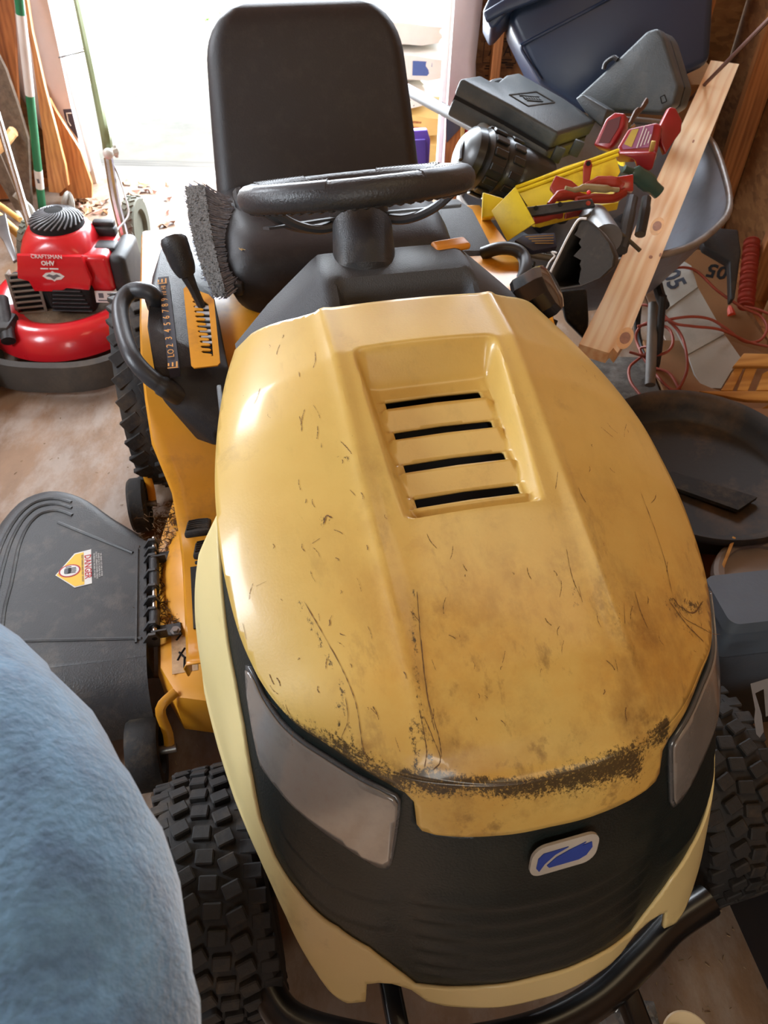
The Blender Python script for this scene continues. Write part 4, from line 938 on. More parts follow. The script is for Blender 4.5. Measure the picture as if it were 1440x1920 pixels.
for k in range(26):
    a0 = 2*PI*k/26; pts = []
    for j in range(6):
        f = j/5; r = .083-.055*f; a = a0+1.1*f; z = .400+.045*math.sqrt(max(0, 1-(r/.087)**2))+.0015; pts.append((r*math.cos(a), r*math.sin(a), z))
    fn_ = M(); fn_.x = T(EC.x, EC.y+.015, 0); fn_.tube(pts, .0030, 5); obj('fin', fn_, m_fin, cov, world=True)
# white print and the diamond badge on the apron
AF = frame((EC.x-.005, EC.y-.1175, .345), (1, 0, 0), (0, .30, 1))
text('CRAFTSMAN', .017, m_white, AF @ T(0, .010, .004), shroud, 'lettering', .0006); text('OHV', .019, m_white, AF @ T(0, -.010, .003), shroud, 'lettering', .0006, bold=.0006); q = M(); q.x = AF @ T(0, -.026, .002); q.box((-.014, 0, 0), (.024, .004, .0008)); q.box((.016, 0, 0), (.028, .004, .0008)); obj('print_line', q, m_white, shroud, world=True, smooth=0)
bd = M(); F2 = frame((EC.x, EC.y-.1215, .293), (1, 0, 0), (0, .12, 1)); bd.prism([(-.035, 0), (-.022, .010), (-.006, .012), (0, .017), (.006, .012), (.022, .010), (.035, 0), (.022, -.010), (.006, -.012), (0, -.017), (-.006, -.012), (-.022, -.010)], .0015, m=F2); b0 = obj('badge', bd, m_white, shroud, world=True, smooth=0)
bd = M(); bd.prism([(-.024, 0), (-.012, .007), (0, .003), (.012, .007), (.024, 0), (.010, -.003), (0, -.011), (-.010, -.003)], .0008, m=F2 @ T(0, 0, .0015)); obj('badge_field', bd, m_fin, b0, world=True, smooth=0)
bk_ = M(); bk_.box((EC.x+.03, EC.y-.07, .21), (.15, .11, .095), bev=.02, seg=3); bk_.box((EC.x, EC.y, .19), (.18, .17, .09), bev=.02); obj('engine_block', bk_, m_dark, pm, world=True)
for k in range(6):
    f_ = M(); f_.box((EC.x+.03, EC.y-.125, .175+.014*k), (.13-.008*k, .012, .004), bev=.001, seg=1); obj('cooling_fin', f_, m_black, pm, world=True)
lb = M(); lb.x = frame((EC.x+.145, EC.y-.105, .215), (1, 0, 0), (0, .2, 1)); lb.box((0, 0, 0), (.075, .038, .002)); lo = obj('rating_label', lb, m_wd, pm, world=True, smooth=0)
q = M(); q.x = lb.x
for (dx_, dy_, w_, h_) in ((-.018, .004, .016, .016), (.016, .009, .026, .005), (.016, .001, .022, .004), (.0, -.012, .06, .004)): q.box((dx_, dy_, .0012), (w_, h_, .0006))
obj('print_line', q, m_gd, lo, world=True, smooth=0)
# muffler guard
MG = frame((EC.x-.118, EC.y-.095, .215), (1, .25, 0), (.0, .25, 1)); m_guard = mat('muffler_guard', (132, 124, 112), .5, metal=.4, var=.15)
mg = M(); mg.x = MG
mg.box((-.044, 0, 0), (.010, .135, .008), bev=.002); mg.box((.044, 0, 0), (.010, .135, .008), bev=.002)
for k in range(8): mg.box((0, -.062+.0177*k, 0), (.09, .0075, .008), bev=.002, seg=1)
mg.box((-.046, 0, -.03), (.006, .135, .06), bev=.002)
obj('muffler_guard', mg, m_guard, pm, world=True); mg = M(); mg.x = MG; mg.box((0, 0, -.035), (.08, .12, .05), bev=.01); obj('muffler', mg, m_dark, pm, world=True)
# controls on the right of the engine
ct = M(); P = at(200, 462, .34); ct.box(P, (.07, .06, .022), bev=.01); obj('primer_cover', ct, m_black, pm, world=True)
ct = M(); P = at(196, 432, .36); ct.box(P, (.08, .035, .03), bev=.008); ct.box(P+Vector((.0, .01, .02)), (.07, .03, .02), bev=.006); obj('brake_bracket', ct, m_black, pm, world=True)
def mwheel(c, R, w, rz=0):
    t = M(); t.x = T(c) @ rot(rz) @ Matrix.Rotation(PI/2, 4, 'Y'); h = w/2
    t.lathe([(R*.62, -h), (R*.95, -h), (R, -h*.8), (R, h*.8), (R*.95, h), (R*.62, h), (R*.55, h*.4), (.02, h*.4), (0, h*.4)], seg=36); t.lathe([(R*.62, -h), (.02, -h*.4), (0, -h*.4)], seg=36)
    for k in range(26):
        a = 2*PI*k/26
        for s in (-1, 1): t.box((0, 0, 0), (.008, .012, h*.75), m=Matrix.Rotation(a+(.12 if s > 0 else 0), 4, 'Z') @ T(R+.001, 0, s*h*.45) @ Matrix.Rotation(.5*s, 4, 'X'))
    return obj('wheel', t, mat('olive_tread', (96, 98, 84), .7, var=.2, dirt=(140, 130, 110), damt=.4), pm, world=True, smooth=30)
P = at(252, 425, .12); mwheel((P.x+.005, P.y, .115), .115, .052); mwheel((-1.33, 2.72, .115), .115, .052); mwheel((-1.275, 2.02, .10), .10, .052); mwheel((-.80, 2.66, .10), .10, .045)
m_hand = mat('handle_tube', (120, 128, 92), .35, metal=.3, var=.1); m_cab = mat('grey_cable', (176, 178, 176), .45)
hA = [at(246, 500, .17), at(232, 440, .25), at(215, 370, .36), at(203, 295, .48)]; hB = [at(203, 285, .49), at(196, 240, .56), at(170, 110, .70), at(140, -30, .84)]
h_ = M(); h_.tube(smooth_path(hA, 4), .016, 10); low = obj('lower_handle', h_, m_chrome, pm, world=True)
h_ = M(); h_.tube(smooth_path(hB, 4), .0175, 10); upp = obj('upper_handle', h_, m_hand, pm, world=True)
h_ = M(); c = at(203, 288, .50); h_.sphere(c, .018); h_.tube([c, at(217, 283, .50)], [.010, .016], 8); h_.box(at(217, 283, .50), (.014, .014, .045), bev=.006); obj('handle_knob', h_, mat('pale_knob', (206, 208, 200), .4), pm, world=True)
cb_ = M(); cb_.tube(smooth_path([at(156, 92, .70), at(152, 74, .72), at(158, 70, .72), at(168, 90, .70), at(180, 110, .69), at(190, 180, .62), at(193, 230, .56), at(205, 290, .49), at(222, 330, .42), at(238, 380, .36), at(240, 405, .33), at(222, 428, .32), at(214, 440, .33)], 5), .0032, 6); obj('control_cable', cb_, m_cab, pm, world=True)
cb_ = M(); cb_.tube([at(110, 108, .70), at(160, 96, .70)], .0022, 5); obj('cable_tie', cb_, mat('dark_wire', (60, 56, 50), .5), pm, world=True)
h2 = [Vector((-1.27, 2.60, .18)), Vector((-1.34, 2.76, .38)), Vector((-1.40, 2.9, .62)), Vector((-1.44, 3.0, .86))]
h_ = M(); h_.tube(smooth_path(h2, 4), .0125, 10); obj('lower_handle', h_, m_chrome, pm, world=True)
# black side wheel cover and height lever at the left edge of frame
bx_ = M(); bx_.box(at(5, 610, .19), (.08, .10, .05), bev=.02); bx_.cyl(at(2, 560, .24), at(16, 640, .17), .022); obj('height_lever', bx_, m_black, pm, world=True)
# ================================================================ LEFT CORNER : leaning boards, pole, hand tools
m_w1 = wood('warm_board', (150, 88, 44), (206, 142, 82), 2, 8); m_w2 = wood('plank_brown', (120, 66, 30), (178, 112, 60), 2, 7)
def lean(name, px, P0, n, th, m, label, cat, group=None):
    mb = M(); plate(mb, px, P0, n, th, hint=(1, 0, 0)); return single(name, mb, m, label, cat, group, smooth=0)
def fac(px, py, z, yaw=0, tilt=.25):     # a leaning plane facing the camera side
    return at(px, py, z), Vector((math.sin(yaw), -math.cos(yaw), tilt))
P0, n = Vector((-1.46, 3.30, .03)), Vector((.15, -1, .22))
lean('plank', [(36, -30), (46, -30), (60, 60), (84, 165), (104, 240), (122, 310), (128, 348), (112, 362), (92, 360), (80, 250), (60, 100)], P0, n, .035, m_w1, 'reddish plank with rounded worn foot leaning beside the green pole', 'plank')
P0, n = Vector((-1.40, 3.40, .03)), Vector((.2, -1, .18))
lean('plywood_offcut', [(92, 185), (104, 208), (150, 282), (172, 345), (172, 371), (128, 373), (120, 330), (106, 250)], P0, n, .04, m_w1, 'tapering plywood offcut leaning against the door post', 'plywood')
lean('plank', [(76, 150), (92, 185), (130, 365), (112, 368), (96, 280)], Vector((-1.44, 3.43, .03)), n, .02, m_w2, 'narrow dark plank wedged behind the tapering plywood offcut', 'plank')
lean('plank', [(-20, -40), (24, -40), (30, 120), (44, 370), (-20, 375)], Vector((-1.68, 3.42, .03)), Vector((.1, -1, .16)), .03, m_w2, 'wide brown plank leaning in the corner left of the green pole', 'plank')
lean('slate_slab', [(-25, 60), (10, 130), (34, 200), (52, 260), (58, 392), (30, 395), (-25, 300)], Vector((-1.60, 3.22, .03)), Vector((.1, -1, .3)), .03, mat('grey_stone', (112, 98, 84), .9, var=.35, vs=30, bump=.8, bs=60), 'rough grey slab leaning in the left corner behind the green pole', 'slab')
m_sg = mat('green_pole', (36, 122, 84), .35, var=.08); gpz = lambda y: .03+(400-y)/400*.80
pl = thing('garden_pole', 'long green pole with white labels leaning in the left corner', 'pole', tuple(at(80, 395, .03)))
A, B = at(80, 396, .02), at(33, -30, .88); g_ = M(); g_.cyl(A, B, .0165, seg=14); obj('shaft', g_, m_sg, pl, world=True)
def on(y): return A.lerp(B, (396-y)/426*1.0)
def onp(y):     # point on the pole seen at image row y
    lo, hi = 0.0, 1.0
    for _ in range(30):
        mid = (lo+hi)/2; P = A.lerp(B, mid)-Vector((0, 0, CH)); fy = 960-CF*P.dot(up2)/P.dot(fwv)
        if fy > y: lo = mid
        else: hi = mid
    return A.lerp(B, lo)
for a, b_ in ((178, 26), (352, 318)):
    q = M(); q.cyl(onp(a), onp(b_), .0172, seg=14); obj('label_sleeve', q, m_white, pl, world=True)
q = M(); c = onp(336); q.box(c+Vector((.002, -.0175, 0)), (.010, .001, .02)); obj('barcode', q, m_gd, pl, world=True, smooth=0)
# bits at the foot of the boards
m_lg = mat('grey_moulded_plastic', (150, 148, 140), .5, var=.12, dirt=(96, 88, 74), damt=.3)
q = M(); q.tube(smooth_path([at(40, 372, .10), at(52, 392, .09), at(66, 410, .07), at(100, 412, .06), at(118, 402, .06), at(122, 375, .12), at(128, 366, .13), at(134, 385, .10), at(130, 405, .06)], 4), .020, 8, sx=.5)
single('plastic_bracket', q, m_lg, 'grey moulded plastic bracket on the floor behind the red push mower', 'bracket')
q = M(); q.tube(smooth_path([at(30, 372, .16), at(36, 366, .17), at(44, 380, .14), at(58, 395, .12), at(66, 425, .10), at(50, 430, .10), at(34, 400, .12)], 4), .016, 8, sx=.6)
single('trigger_handle', q, m_lg, 'grey looped plastic handle at the foot of the green pole', 'handle')
hw_ = thing('wooden_handled_rod', 'thin steel rod with a pale wooden knob handle at the left edge', 'tool', tuple(at(34, 372, .05)))
q = M(); q.tube(smooth_path([at(-8, 283, .30), at(8, 268, .32), at(22, 250, .34), at(25, 247, .345)], 4), [.020]*5+[.021]*5+[.022, .022, .014], 10); obj('knob', q, wood('pale_handle', (196, 140, 84), (222, 178, 120), 0, 5), hw_, world=True)
q = M(); q.cyl(at(0, 288, .29), at(34, 368, .10), .0035); obj('rod', q, m_chrome, hw_, world=True)
for i, (a, b_, r, nm) in enumerate((((-15, 395, .20), (44, 447, .12), .017, 'thick yellow wooden stick lying behind the red push mower'), ((-10, 378, .18), (38, 412, .14), .011, 'thin wooden stick crossing above the thick yellow one'))):
    q = M(); q.cyl(at(*a), at(*b_), r, seg=12); single('wooden_stick', q, wood('yellow_handle', (196, 146, 70), (228, 186, 108), 0, 5), nm, 'stick')
q = M(); bplate(q, [(-10, 408), (10, 400), (18, 440), (33, 485), (24, 490), (5, 450), (-10, 430)], at(10, 440, .18), (0, -.3, 1), .012, .002); single('metal_bracket', q, m_steel, 'dull metal strap at the left edge beside the red push mower', 'bracket')
# leaves scattered by the door
m_leaf = [mat('leaf_tan', (186, 158, 132), .8, var=.2), mat('leaf_pink', (196, 156, 140), .8, var=.2), mat('leaf_orange', (196, 160, 120), .8, var=.2)]
nl = 0
for k in range(26):
    x, y = random.choice([(random.uniform(150, 195), random.uniform(372, 408)), (random.uniform(285, 320), random.uniform(345, 440)), (random.uniform(225, 330), random.uniform(338, 362)), (random.uniform(150, 190), random.uniform(375, 400))])
    c = at(x, y, .004); a = random.uniform(0, 6.28); s = random.uniform(.018, .036); q = M()
    pts = []
    for j in range(10):
        t_ = 2*PI*j/10; r_ = s*(1 if j % 2 == 0 else .62); pts.append((r_*math.cos(t_)*1.25, r_*math.sin(t_)*.75, .004+.008*math.sin(t_*2+k)+.006*math.cos(t_*3)))
    cc_ = (0, 0, .010); q.add(pts+[cc_], [(j, (j+1) % 10, 10) for j in range(10)], T(c) @ rot(a)); q.tube([(s*1.1, 0, .008), (s*1.9, .004, .004)], .0012, 4, m=T(c) @ rot(a))
    single('fallen_leaf', q, m_leaf[k % 3], 'dry curled leaf on the floor just inside the doorway', 'leaf', 'fallen leaves by the doorway', smooth=0)
# ================================================================ BROOM HEAD hanging by the seat
br = thing('push_broom', 'broom with dense grey-black bristles propped beside the left of the seat', 'broom', tuple(at(440, 560, .55)))
m_bris = mat('bristles', (158, 162, 176), .32, var=.4, vs=120); m_tip = mat('frayed_bristle_tips', (100, 97, 94), .9, var=.35, vs=150, bump=.6, bs=300)
# the tip face runs down the left, the stock hides behind the seat edge
bA, bB = [], []
for f in np.linspace(0, 1, 13):
    pa = (348+ (372-348)*f+ 46*f*f, 352+200*f); bA.append(pa)
random.seed(3)
ti = lambda f: atd(348+8*f+44*f*f, 350+(555-350)*f, 1.80-.12*f)       # outer edge of the tips
tj = lambda f: atd(384+20*f+22*f*f, 346+(556-346)*f, 1.74-.12*f)      # inner edge of the tips
rt = lambda f: atd(424+24*f+12*f*f, 372+(538-372)*f, 1.77-.11*f)       # roots at the stock
bm_ = M()
for k in range(2600):
    f = random.random(); g = random.random(); tip = ti(f).lerp(tj(f), g)+Vector((random.gauss(0, .003), random.gauss(0, .004), random.gauss(0, .004)))
    root = rt(min(1, max(0, f*.9+.05)))+Vector((random.gauss(0, .006), g*.02, random.gauss(0, .004))); mid = tip.lerp(root, .5)+Vector((0, 0, -.006+.004*g))
    r = .0012; P = [tip, mid, root]; t0 = Vector((0, 0, 1)).cross(root-tip).normalized()*r; t1 = Vector((0, 0, 1))*r
    o_ = len(bm_.v); bm_.v += [tip-t0, tip+t0, mid+t0, mid-t0, root+t0, root-t0, tip-t1, tip+t1, mid+t1, mid-t1, root+t1, root-t1]; bm_.f += [(o_, o_+1, o_+2, o_+3), (o_+3, o_+2, o_+4, o_+5), (o_+6, o_+7, o_+8, o_+9), (o_+9, o_+8, o_+10, o_+11)]
o = obj('bristles', bm_, m_bris, br, world=True, smooth=0, recalc=False); o['kind'] = 'stuff'
tpm = M(); vs_ = []
for i in range(140):
    for j in range(22):
        f, g = i/139, j/21; p = ti(f).lerp(tj(f), g)-(tj(f)-Vector((0, 0, CH))).normalized()*.016; p += Vector((random.gauss(0, .0012), random.gauss(0, .0012), random.gauss(0, .0012))); vs_.append(p)
tpm.add(vs_, [(i*22+j, i*22+j+1, (i+1)*22+j+1, (i+1)*22+j) for i in range(139) for j in range(21)]); o = obj('bristle_tips', tpm, m_tip, br, world=True, smooth=0); o['kind'] = 'stuff'
stk = M(); stk.tube([rt(0)+Vector((.03, .03, 0)), rt(.5)+Vector((.03, .03, 0)), rt(.95)+Vector((.02, .03, 0))], .020, 10); obj('broom_block', stk, m_black, br, world=True)
q = M(); q.box(atd(448, 540, 1.66), (.02, .02, .03), bev=.006); obj('end_clip', q, m_black, br, world=True)
# ================================================================ OUTSIDE THE DOORWAY
m_sack = mat('white_sack', (226, 222, 214), .5, var=.08, vs=6, bump=.4, bs=10); m_tan = mat('tan_sack', (222, 184, 112), .6, var=.12, vs=6, bump=.4, bs=12)
def sack(name, x, y, z, w, d_, h, rz, m, label, prints=()):
    s = M(); b = bmesh.new(); bmesh.ops.create_cube(b, size=1); bmesh.ops.subdivide_edges(b, edges=b.edges[:], cuts=5, use_grid_fill=True)
    for v in b.verts:
        c = v.co; k = (1-abs(c.x*2)**4*.25)*(1-abs(c.y*2)**4*.25); zz_ = c.z*k; v.co = Vector((c.x*w+.01*math.sin(c.y*20+c.z*9), c.y*d_+.008*math.sin(c.x*17), zz_*h+.006*math.sin(c.x*31+c.y*23)))
    s.bm(b, T(x, y, z+h/2) @ rot(rz)); t_ = thing(name, label, 'bag', (x, y, z)); body = obj('bag_body', s, m, t_, world=True, smooth=60)
    for (ox, oz, pw, ph, pm_) in prints:
        q = M(); q.box((0, 0, 0), (pw, .004, ph), m=T(x, y, z+h/2) @ rot(rz) @ T(ox, -d_/2-.001, oz)); obj('print', q, pm_, body, world=True, smooth=0)
    return t_
m_bl = mat('blue_print', (70, 92, 150), .5)
m_stripe = mat('dark_stripe', (50, 52, 66), .5)
def fx(px, yy): return aty(px, 150, yy).x
by = 3.98
sack('soil_bag', .02, 4.12, -.02, .42, .30, .13, .05, m_tan, 'tan bag with brown lines, lowest of the bags outside the door', [(0, .02, .24, .008, m_w2), (.0, .0, .26, .008, m_w2), (.0, -.02, .28, .008, m_w2)])
sack('soil_bag', .03, 4.14, .11, .44, .30, .12, -.05, m_tan, 'tan bag with brown lines, second up outside the door', [(0, .015, .24, .008, m_w2), (.0, -.012, .26, .008, m_w2)])
sack('striped_bag', -.04, 4.12, .24, .36, .30, .10, .1, m_sack, 'white bag with dark stripes stacked outside the door', [(-.02, .02, .30, .010, m_stripe), (-.02, .0, .30, .012, m_stripe), (-.02, -.025, .30, .012, m_stripe)])
sack('white_bag', .04, 4.16, .35, .42, .30, .13, -.03, m_sack, 'white bag with a small blue print, near top of stack outside the door', [(.10, .0, .09, .06, m_bl)])
sack('white_bag', -.02, 4.2, .49, .46, .32, .11, .04, m_sack, 'plain crumpled white bag on top of the stack outside the door')
yb_ = thing('yellow_bin', 'bright yellow plastic bin standing outside beyond the stack of bags', 'bin', (-.05, 4.75, 0)); m_yb = mat('bright_yellow_plastic', (236, 206, 40), .45, var=.06)
q = M(); q.loft([[(x*.85-.05, y*.85+4.75, 0) for x, y in rrect(.42, .36, .05)], [(x-.05, y+4.75, .46) for x, y in rrect(.46, .40, .05)]]); obj('tub', q, m_yb, yb_, world=True)
q = M(); q.loft([[(x*1.04-.05, y*1.04+4.75, .46) for x, y in rrect(.46, .40, .05)], [(x*1.04-.05, y*1.04+4.75, .49) for x, y in rrect(.46, .40, .05)]]); obj('lid', q, m_white, yb_, world=True)
for dx in (-.12, .05, .15): q = M(); q.box((-.05+dx, 4.55, .25), (.018, .02, .40), bev=.004); obj('rib', q, mat('amber_rib', (222, 150, 30), .5), yb_, world=True)
# purple case standing in the doorway
pc = thing('purple_case', 'purple plastic case with sloped face standing in the doorway behind the seat', 'case', tuple(aty(785, 300, 3.45))); m_pur = mat('purple_plastic', (98, 70, 176), .45, var=.05)
q = M(); bplate(q, [(766, 245), (801, 243), (807, 262), (805, 300), (801, 349), (768, 351), (770, 280)], aty(785, 280, 3.40), (0, -1, .25), .10, .006); obj('body', q, m_pur, pc, world=True)
q = M(); bplate(q, [(774, 262), (798, 261), (800, 318), (775, 319)], aty(785, 280, 3.385), (0, -1, .25), .02, .004); obj('front_panel', q, mat('deep_purple', (80, 58, 150), .5), pc, world=True)
q = M(); bplate(q, [(755, 262), (766, 262), (770, 320), (752, 320)], aty(760, 290, 3.42), (0, -1, .25), .10, .004); obj('side_panel', q, mat('dusky_purple', (70, 54, 120), .5), pc, world=True)
# small parcels by the right jamb
q = M(); bplate(q, [(836, 219), (866, 228), (862, 374), (832, 372)], aty(850, 270, 3.44), (-.1, -1, .1), .05, .003); o = single('narrow_box', q, m_w2, 'narrow brown box with a navy top leaning on the right door post', 'box')
q = M(); bplate(q, [(836, 218), (867, 227), (864, 240), (837, 268)], aty(850, 270, 3.432), (-.1, -1, .1), .01, .001); obj('navy_panel', q, m_navy, o, world=True)
q = M(); bplate(q, [(866, 228), (892, 246), (890, 300), (868, 300)], aty(880, 260, 3.40), (-.1, -1, .1), .06, .003); o = single('red_box', q, mat('red_card', (176, 30, 50), .5), 'small red box beside the narrow navy and brown one', 'box')
q = M(); bplate(q, [(864, 228), (872, 232), (868, 300), (862, 300)], aty(868, 260, 3.392), (-.1, -1, .1), .03, .001); obj('cream_edge', q, m_tan, o, world=True)
# black shafted tool with orange end
stt = thing('long_handled_tool', 'dark grey shaft with an orange end resting on the barrow and pointing out the door', 'tool', tuple(atd(900, 240, 2.5)))
A2, B2 = atd(905, 246, 2.45), atd(757, 165, 2.95); q = M(); q.cyl(A2, B2, .019, .021, seg=12); obj('shaft', q, mat('grey_shaft', (66, 66, 68), .5), stt, world=True)
q = M(); q.cyl(B2, atd(735, 150, 3.02), .026, .026, seg=12); obj('end_grip', q, mat('orange_grip', (226, 92, 34), .5), stt, world=True)
# green plants and a little shrub in the yard
m_gr = mat('bright_leaves', (96, 160, 70), .7, var=.3)
for i, (x, y, n_) in enumerate(((-1.25, 7.2, 120), (-.9, 5.7, 70))):
    q = M(); random.seed(i+9)
    for k in range(n_):
        a = random.uniform(0, 6.28); r = random.uniform(0, .38); c = Vector((x+r*math.cos(a), y+r*math.sin(a)*.6, -.12+random.uniform(0, .09))); a2 = random.uniform(0, 6.28); s = random.uniform(.03, .06)
        dx_ = Vector((math.cos(a2), math.sin(a2), random.uniform(-.3, .5)))*s; dy_ = Vector((-math.sin(a2), math.cos(a2), 0))*s*.3; q.add([c, c+dx_*.5+dy_, c+dx_, c+dx_*.5-dy_], [(0, 1, 2, 3)])
    single('green_plant', q, m_gr, ('low leafy green plant in the bright yard, farther from the door', 'low leafy green plant in the yard nearer the door')[i], 'plant', smooth=0, kind=None)
# ================================================================ RIGHT SIDE : wheelbarrow and the pile in it
m_gal = mat('weathered_grey_tray', (142, 148, 160), .42, var=.18, vs=5, bump=.2, bs=60, dirt=(110, 80, 52), damt=.5, ds=5, metal=.2)
wbk = thing('wheelbarrow', 'grey wheelbarrow with rusty rim heaped with tools on the right', 'wheelbarrow', (.75, 2.35, 0))
rimp = [at(862, 372, .50), at(905, 432, .46), at(960, 468, .45), at(1060, 488, .44), at(1160, 490, .45), at(1280, 468, .47), at(1345, 425, .48), at(1368, 385, .50), at(1356, 320, .54), at(1330, 262, .58), at(1280, 238, .60), at(1180, 225, .62), at(1080, 225, .62), at(960, 240, .62), at(890, 300, .56)]
rim = smooth_path(rimp+[rimp[0]], 4)[:-1]
cen = sum(rim, Vector())/len(rim); botc = Vector((cen.x, cen.y-.02, .24)); mb = M(); rings = []
for f, zz in ((1.0, 0), (.97, -.012), (.86, -.10), (.70, -.20), (.52, -.25)):
    rings.append([Vector((cen.x+(p.x-cen.x)*f, cen.y+(p.y-cen.y)*f, p.z+zz)) for p in rim])
mb.loft(rings, caps=False); mb.add(rings[-1], [tuple(range(len(rim)))])
o = obj('tray', mb, m_gal, wbk, world=True, smooth=60); md = o.modifiers.new('thickness', 'SOLIDIFY'); md.thickness = .003
q = M(); q.tube(rim, .011, 8, closed=True); obj('rolled_rim', q, mat('rim_steel', (140, 136, 132), .4, metal=.4, var=.2, dirt=(110, 70, 44), damt=.6, ds=10), wbk, world=True, smooth=60)
for s in (-1, 1):
    q = M(); a = Vector((cen.x+s*.21, cen.y-.16, .24)); q.tube(smooth_path([a+Vector((s*.0, -.05, .0)), a, Vector((cen.x+s*.20, cen.y+.1, .26)), Vector((cen.x+s*.05, cen.y+.62, .20))], 5), .017, 8); obj('handle_bar', q, m_black, wbk, world=True)
    q = M(); q.tube(smooth_path([Vector((cen.x+s*.2, cen.y-.20, .27)), Vector((cen.x+s*.23, cen.y-.24, .02)), Vector((cen.x+s*.22, cen.y-.02, .02)), Vector((cen.x+s*.19, cen.y+.02, .26))], 6), .012, 8); obj('leg', q, m_black, wbk, world=True)
q = M(); q.x = T(cen.x, cen.y+.66, .19) @ Matrix.Rotation(PI/2, 4, 'Y'); q.lathe([(.09, -.035), (.16, -.045), (.188, -.02), (.188, .02), (.16, .045), (.09, .035), (0, .02)], seg=32); q.lathe([(.09, -.035), (0, -.02)], seg=32); obj('wheel', q, m_rubber, wbk, world=True)
# --- blue storage tote, tipped, above the pile
tb = thing('storage_tote', 'large slate-blue storage tote tipped on its side above the wheelbarrow', 'storage bin', tuple(atd(1165, 150, 2.7)))
m_tote = mat('slate_blue_plastic', (32, 50, 76), .34, var=.06, vs=4, bump=.05, bs=200)
D1 = 2.62
fp0 = atd(1165, 80, D1); fn0 = Vector((-.10, -.90, .35))
# front face polygon, deep body behind it
q = M(); bplate(q, [(952, 40), (1020, -140), (1345, -200), (1340, 0), (1333, 118), (1230, 165), (1090, 215), (1010, 160)], fp0, fn0, .36, .03); tbody = obj('tub', q, m_tote, tb, world=True, smooth=50)
q = M(); bplate(q, [(905, 22), (915, 0), (1000, -150), (1020, -140), (1010, -20), (955, 20), (930, 50), (920, 54)], atd(930, 20, D1-.04), fn0, .40, .012); obj('rim', q, m_tote, tb, world=True, smooth=50)
q = M(); bplate(q, [(905, 22), (950, -6), (1300, -180), (1290, -150), (1010, 0), (950, 22), (912, 42)], atd(950, 0, D1-.07), fn0, .03, .008); obj('rim_flange', q, m_tote, tb, world=True, smooth=50)
q = M(); pp = planepts([(1015, 150), (985, 105), (978, 88), (990, 78), (1100, 20), (1250, -60)], fp0+fn0.normalized()*.003, fn0); q.tube(smooth_path(pp, 6), .006, 6); obj('moulded_rib', q, m_tote, tbody, world=True, smooth=60)
q = M(); q.box((1.02, 3.33, .31), (.44, .40, .62), bev=.01); single('cardboard_carton', q, mat('brown_card', (150, 108, 66), .8, var=.12, vs=8, bump=.1, bs=60), 'brown cardboard carton behind the wheelbarrow holding up the blue tote', 'box')
# --- two tool cases
m_case = mat('green_grey_case', (64, 72, 76), .40, var=.10, vs=9, bump=.25, bs=260, dirt=(130, 128, 120), damt=.15, ds=9)
def toolcase(name, face, P0, n, th, label, extra=None):
    t_ = thing(name, label, 'tool case', tuple(P0)); nn = Vector(n).normalized()
    a = M(); bplate(a, face, P0, nn, th*.46, .010); lid = obj('lid', a, m_case, t_, world=True, smooth=50)
    a = M(); F = zframe(P0, nn); I = F.inverted(); pts = [I @ p for p in planepts(face, P0, nn)]; c = sum(pts, Vector())/len(pts)
    b = bmesh.new(); vs = [b.verts.new((c.x+(p.x-c.x)*.99, c.y+(p.y-c.y)*.99, -th*.50)) for p in pts]; f = b.faces.new(vs); r = bmesh.ops.extrude_face_region(b, geom=[f])
    for v in r['geom']:
        if isinstance(v, bmesh.types.BMVert): v.co.z -= th*.5
    bmesh.ops.recalc_face_normals(b, faces=b.faces[:]); bmesh.ops.bevel(b, geom=b.edges[:], offset=.010, segments=3, affect='EDGES', profile=.5, clamp_overlap=True); a.bm(b, F)
    obj('base', a, m_case, t_, world=True, smooth=50)
    a = M(); a.prism([(c.x+(p.x-c.x)*.97, c.y+(p.y-c.y)*.97) for p in pts], -.02, z0=-th*.43, m=F); obj('seam', a, m_dark, t_, world=True, smooth=0)
    return t_, lid, F, pts
P0 = atd(1000, 195, 2.20); A_, B_, C_ = atd(1045, 248, 2.12), atd(868, 145, 2.14), atd(1118, 226, 2.30); n1 = norm3(A_, B_, C_)
t1, lid1, F1, pt1 = toolcase('tool_case', [(862, 146), (900, 140), (918, 150), (935, 152), (950, 139), (972, 135), (1060, 185), (1120, 226), (1047, 249), (960, 198)], A_, n1, .105, 'grey-green tool case lying on the pile with an embossed plate on its lid')
pf = planepts([(955, 178), (1005, 172), (1040, 192), (990, 199)], A_+n1*.001, n1); q = M(); 
for a, b_ in zip(pf, pf[1:]+pf[:1]): q.tube([a, b_], .0022, 5)
emb = obj('embossed_frame', q, m_case, lid1, world=True); xd = (pf[2]-pf[3]).normalized(); 
ctr = sum(pf, Vector())/4; xd = (planepts([(1030, 190)], A_, n1)[0]-planepts([(975, 186)], A_, n1)[0]); yd = planepts([(995, 176)], A_, n1)[0]-planepts([(1012, 198)], A_, n1)[0]
q = M(); q.x = frame(ctr+n1*.001, xd, yd)
for k in range(7): q.box((-.033+.011*k, 0, 0), (.006, .014, .003), bev=.001, seg=1)
q.box((0, .013, 0), (.086, .003, .003)); q.box((0, -.012, 0), (.07, .003, .003)); obj('embossed_bars', q, m_case, lid1, world=True)
q = M(); q.tube(smooth_path([planepts([p], A_, n1)[0]-n1*.03 for p in ((918, 150), (930, 138), (945, 134), (958, 140))], 4), .010, 8); obj('carry_handle', q, m_case, t1, world=True)
for (x, y) in ((1062, 258), (1098, 246)):
    q = M(); p = atd(x, y, 2.14)-n1*.05; q.box((0, 0, 0), (.03, .012, .045), m=zframe(p, n1, (1, 0, 0)), bev=.004); obj('latch', q, m_case, t1, world=True)
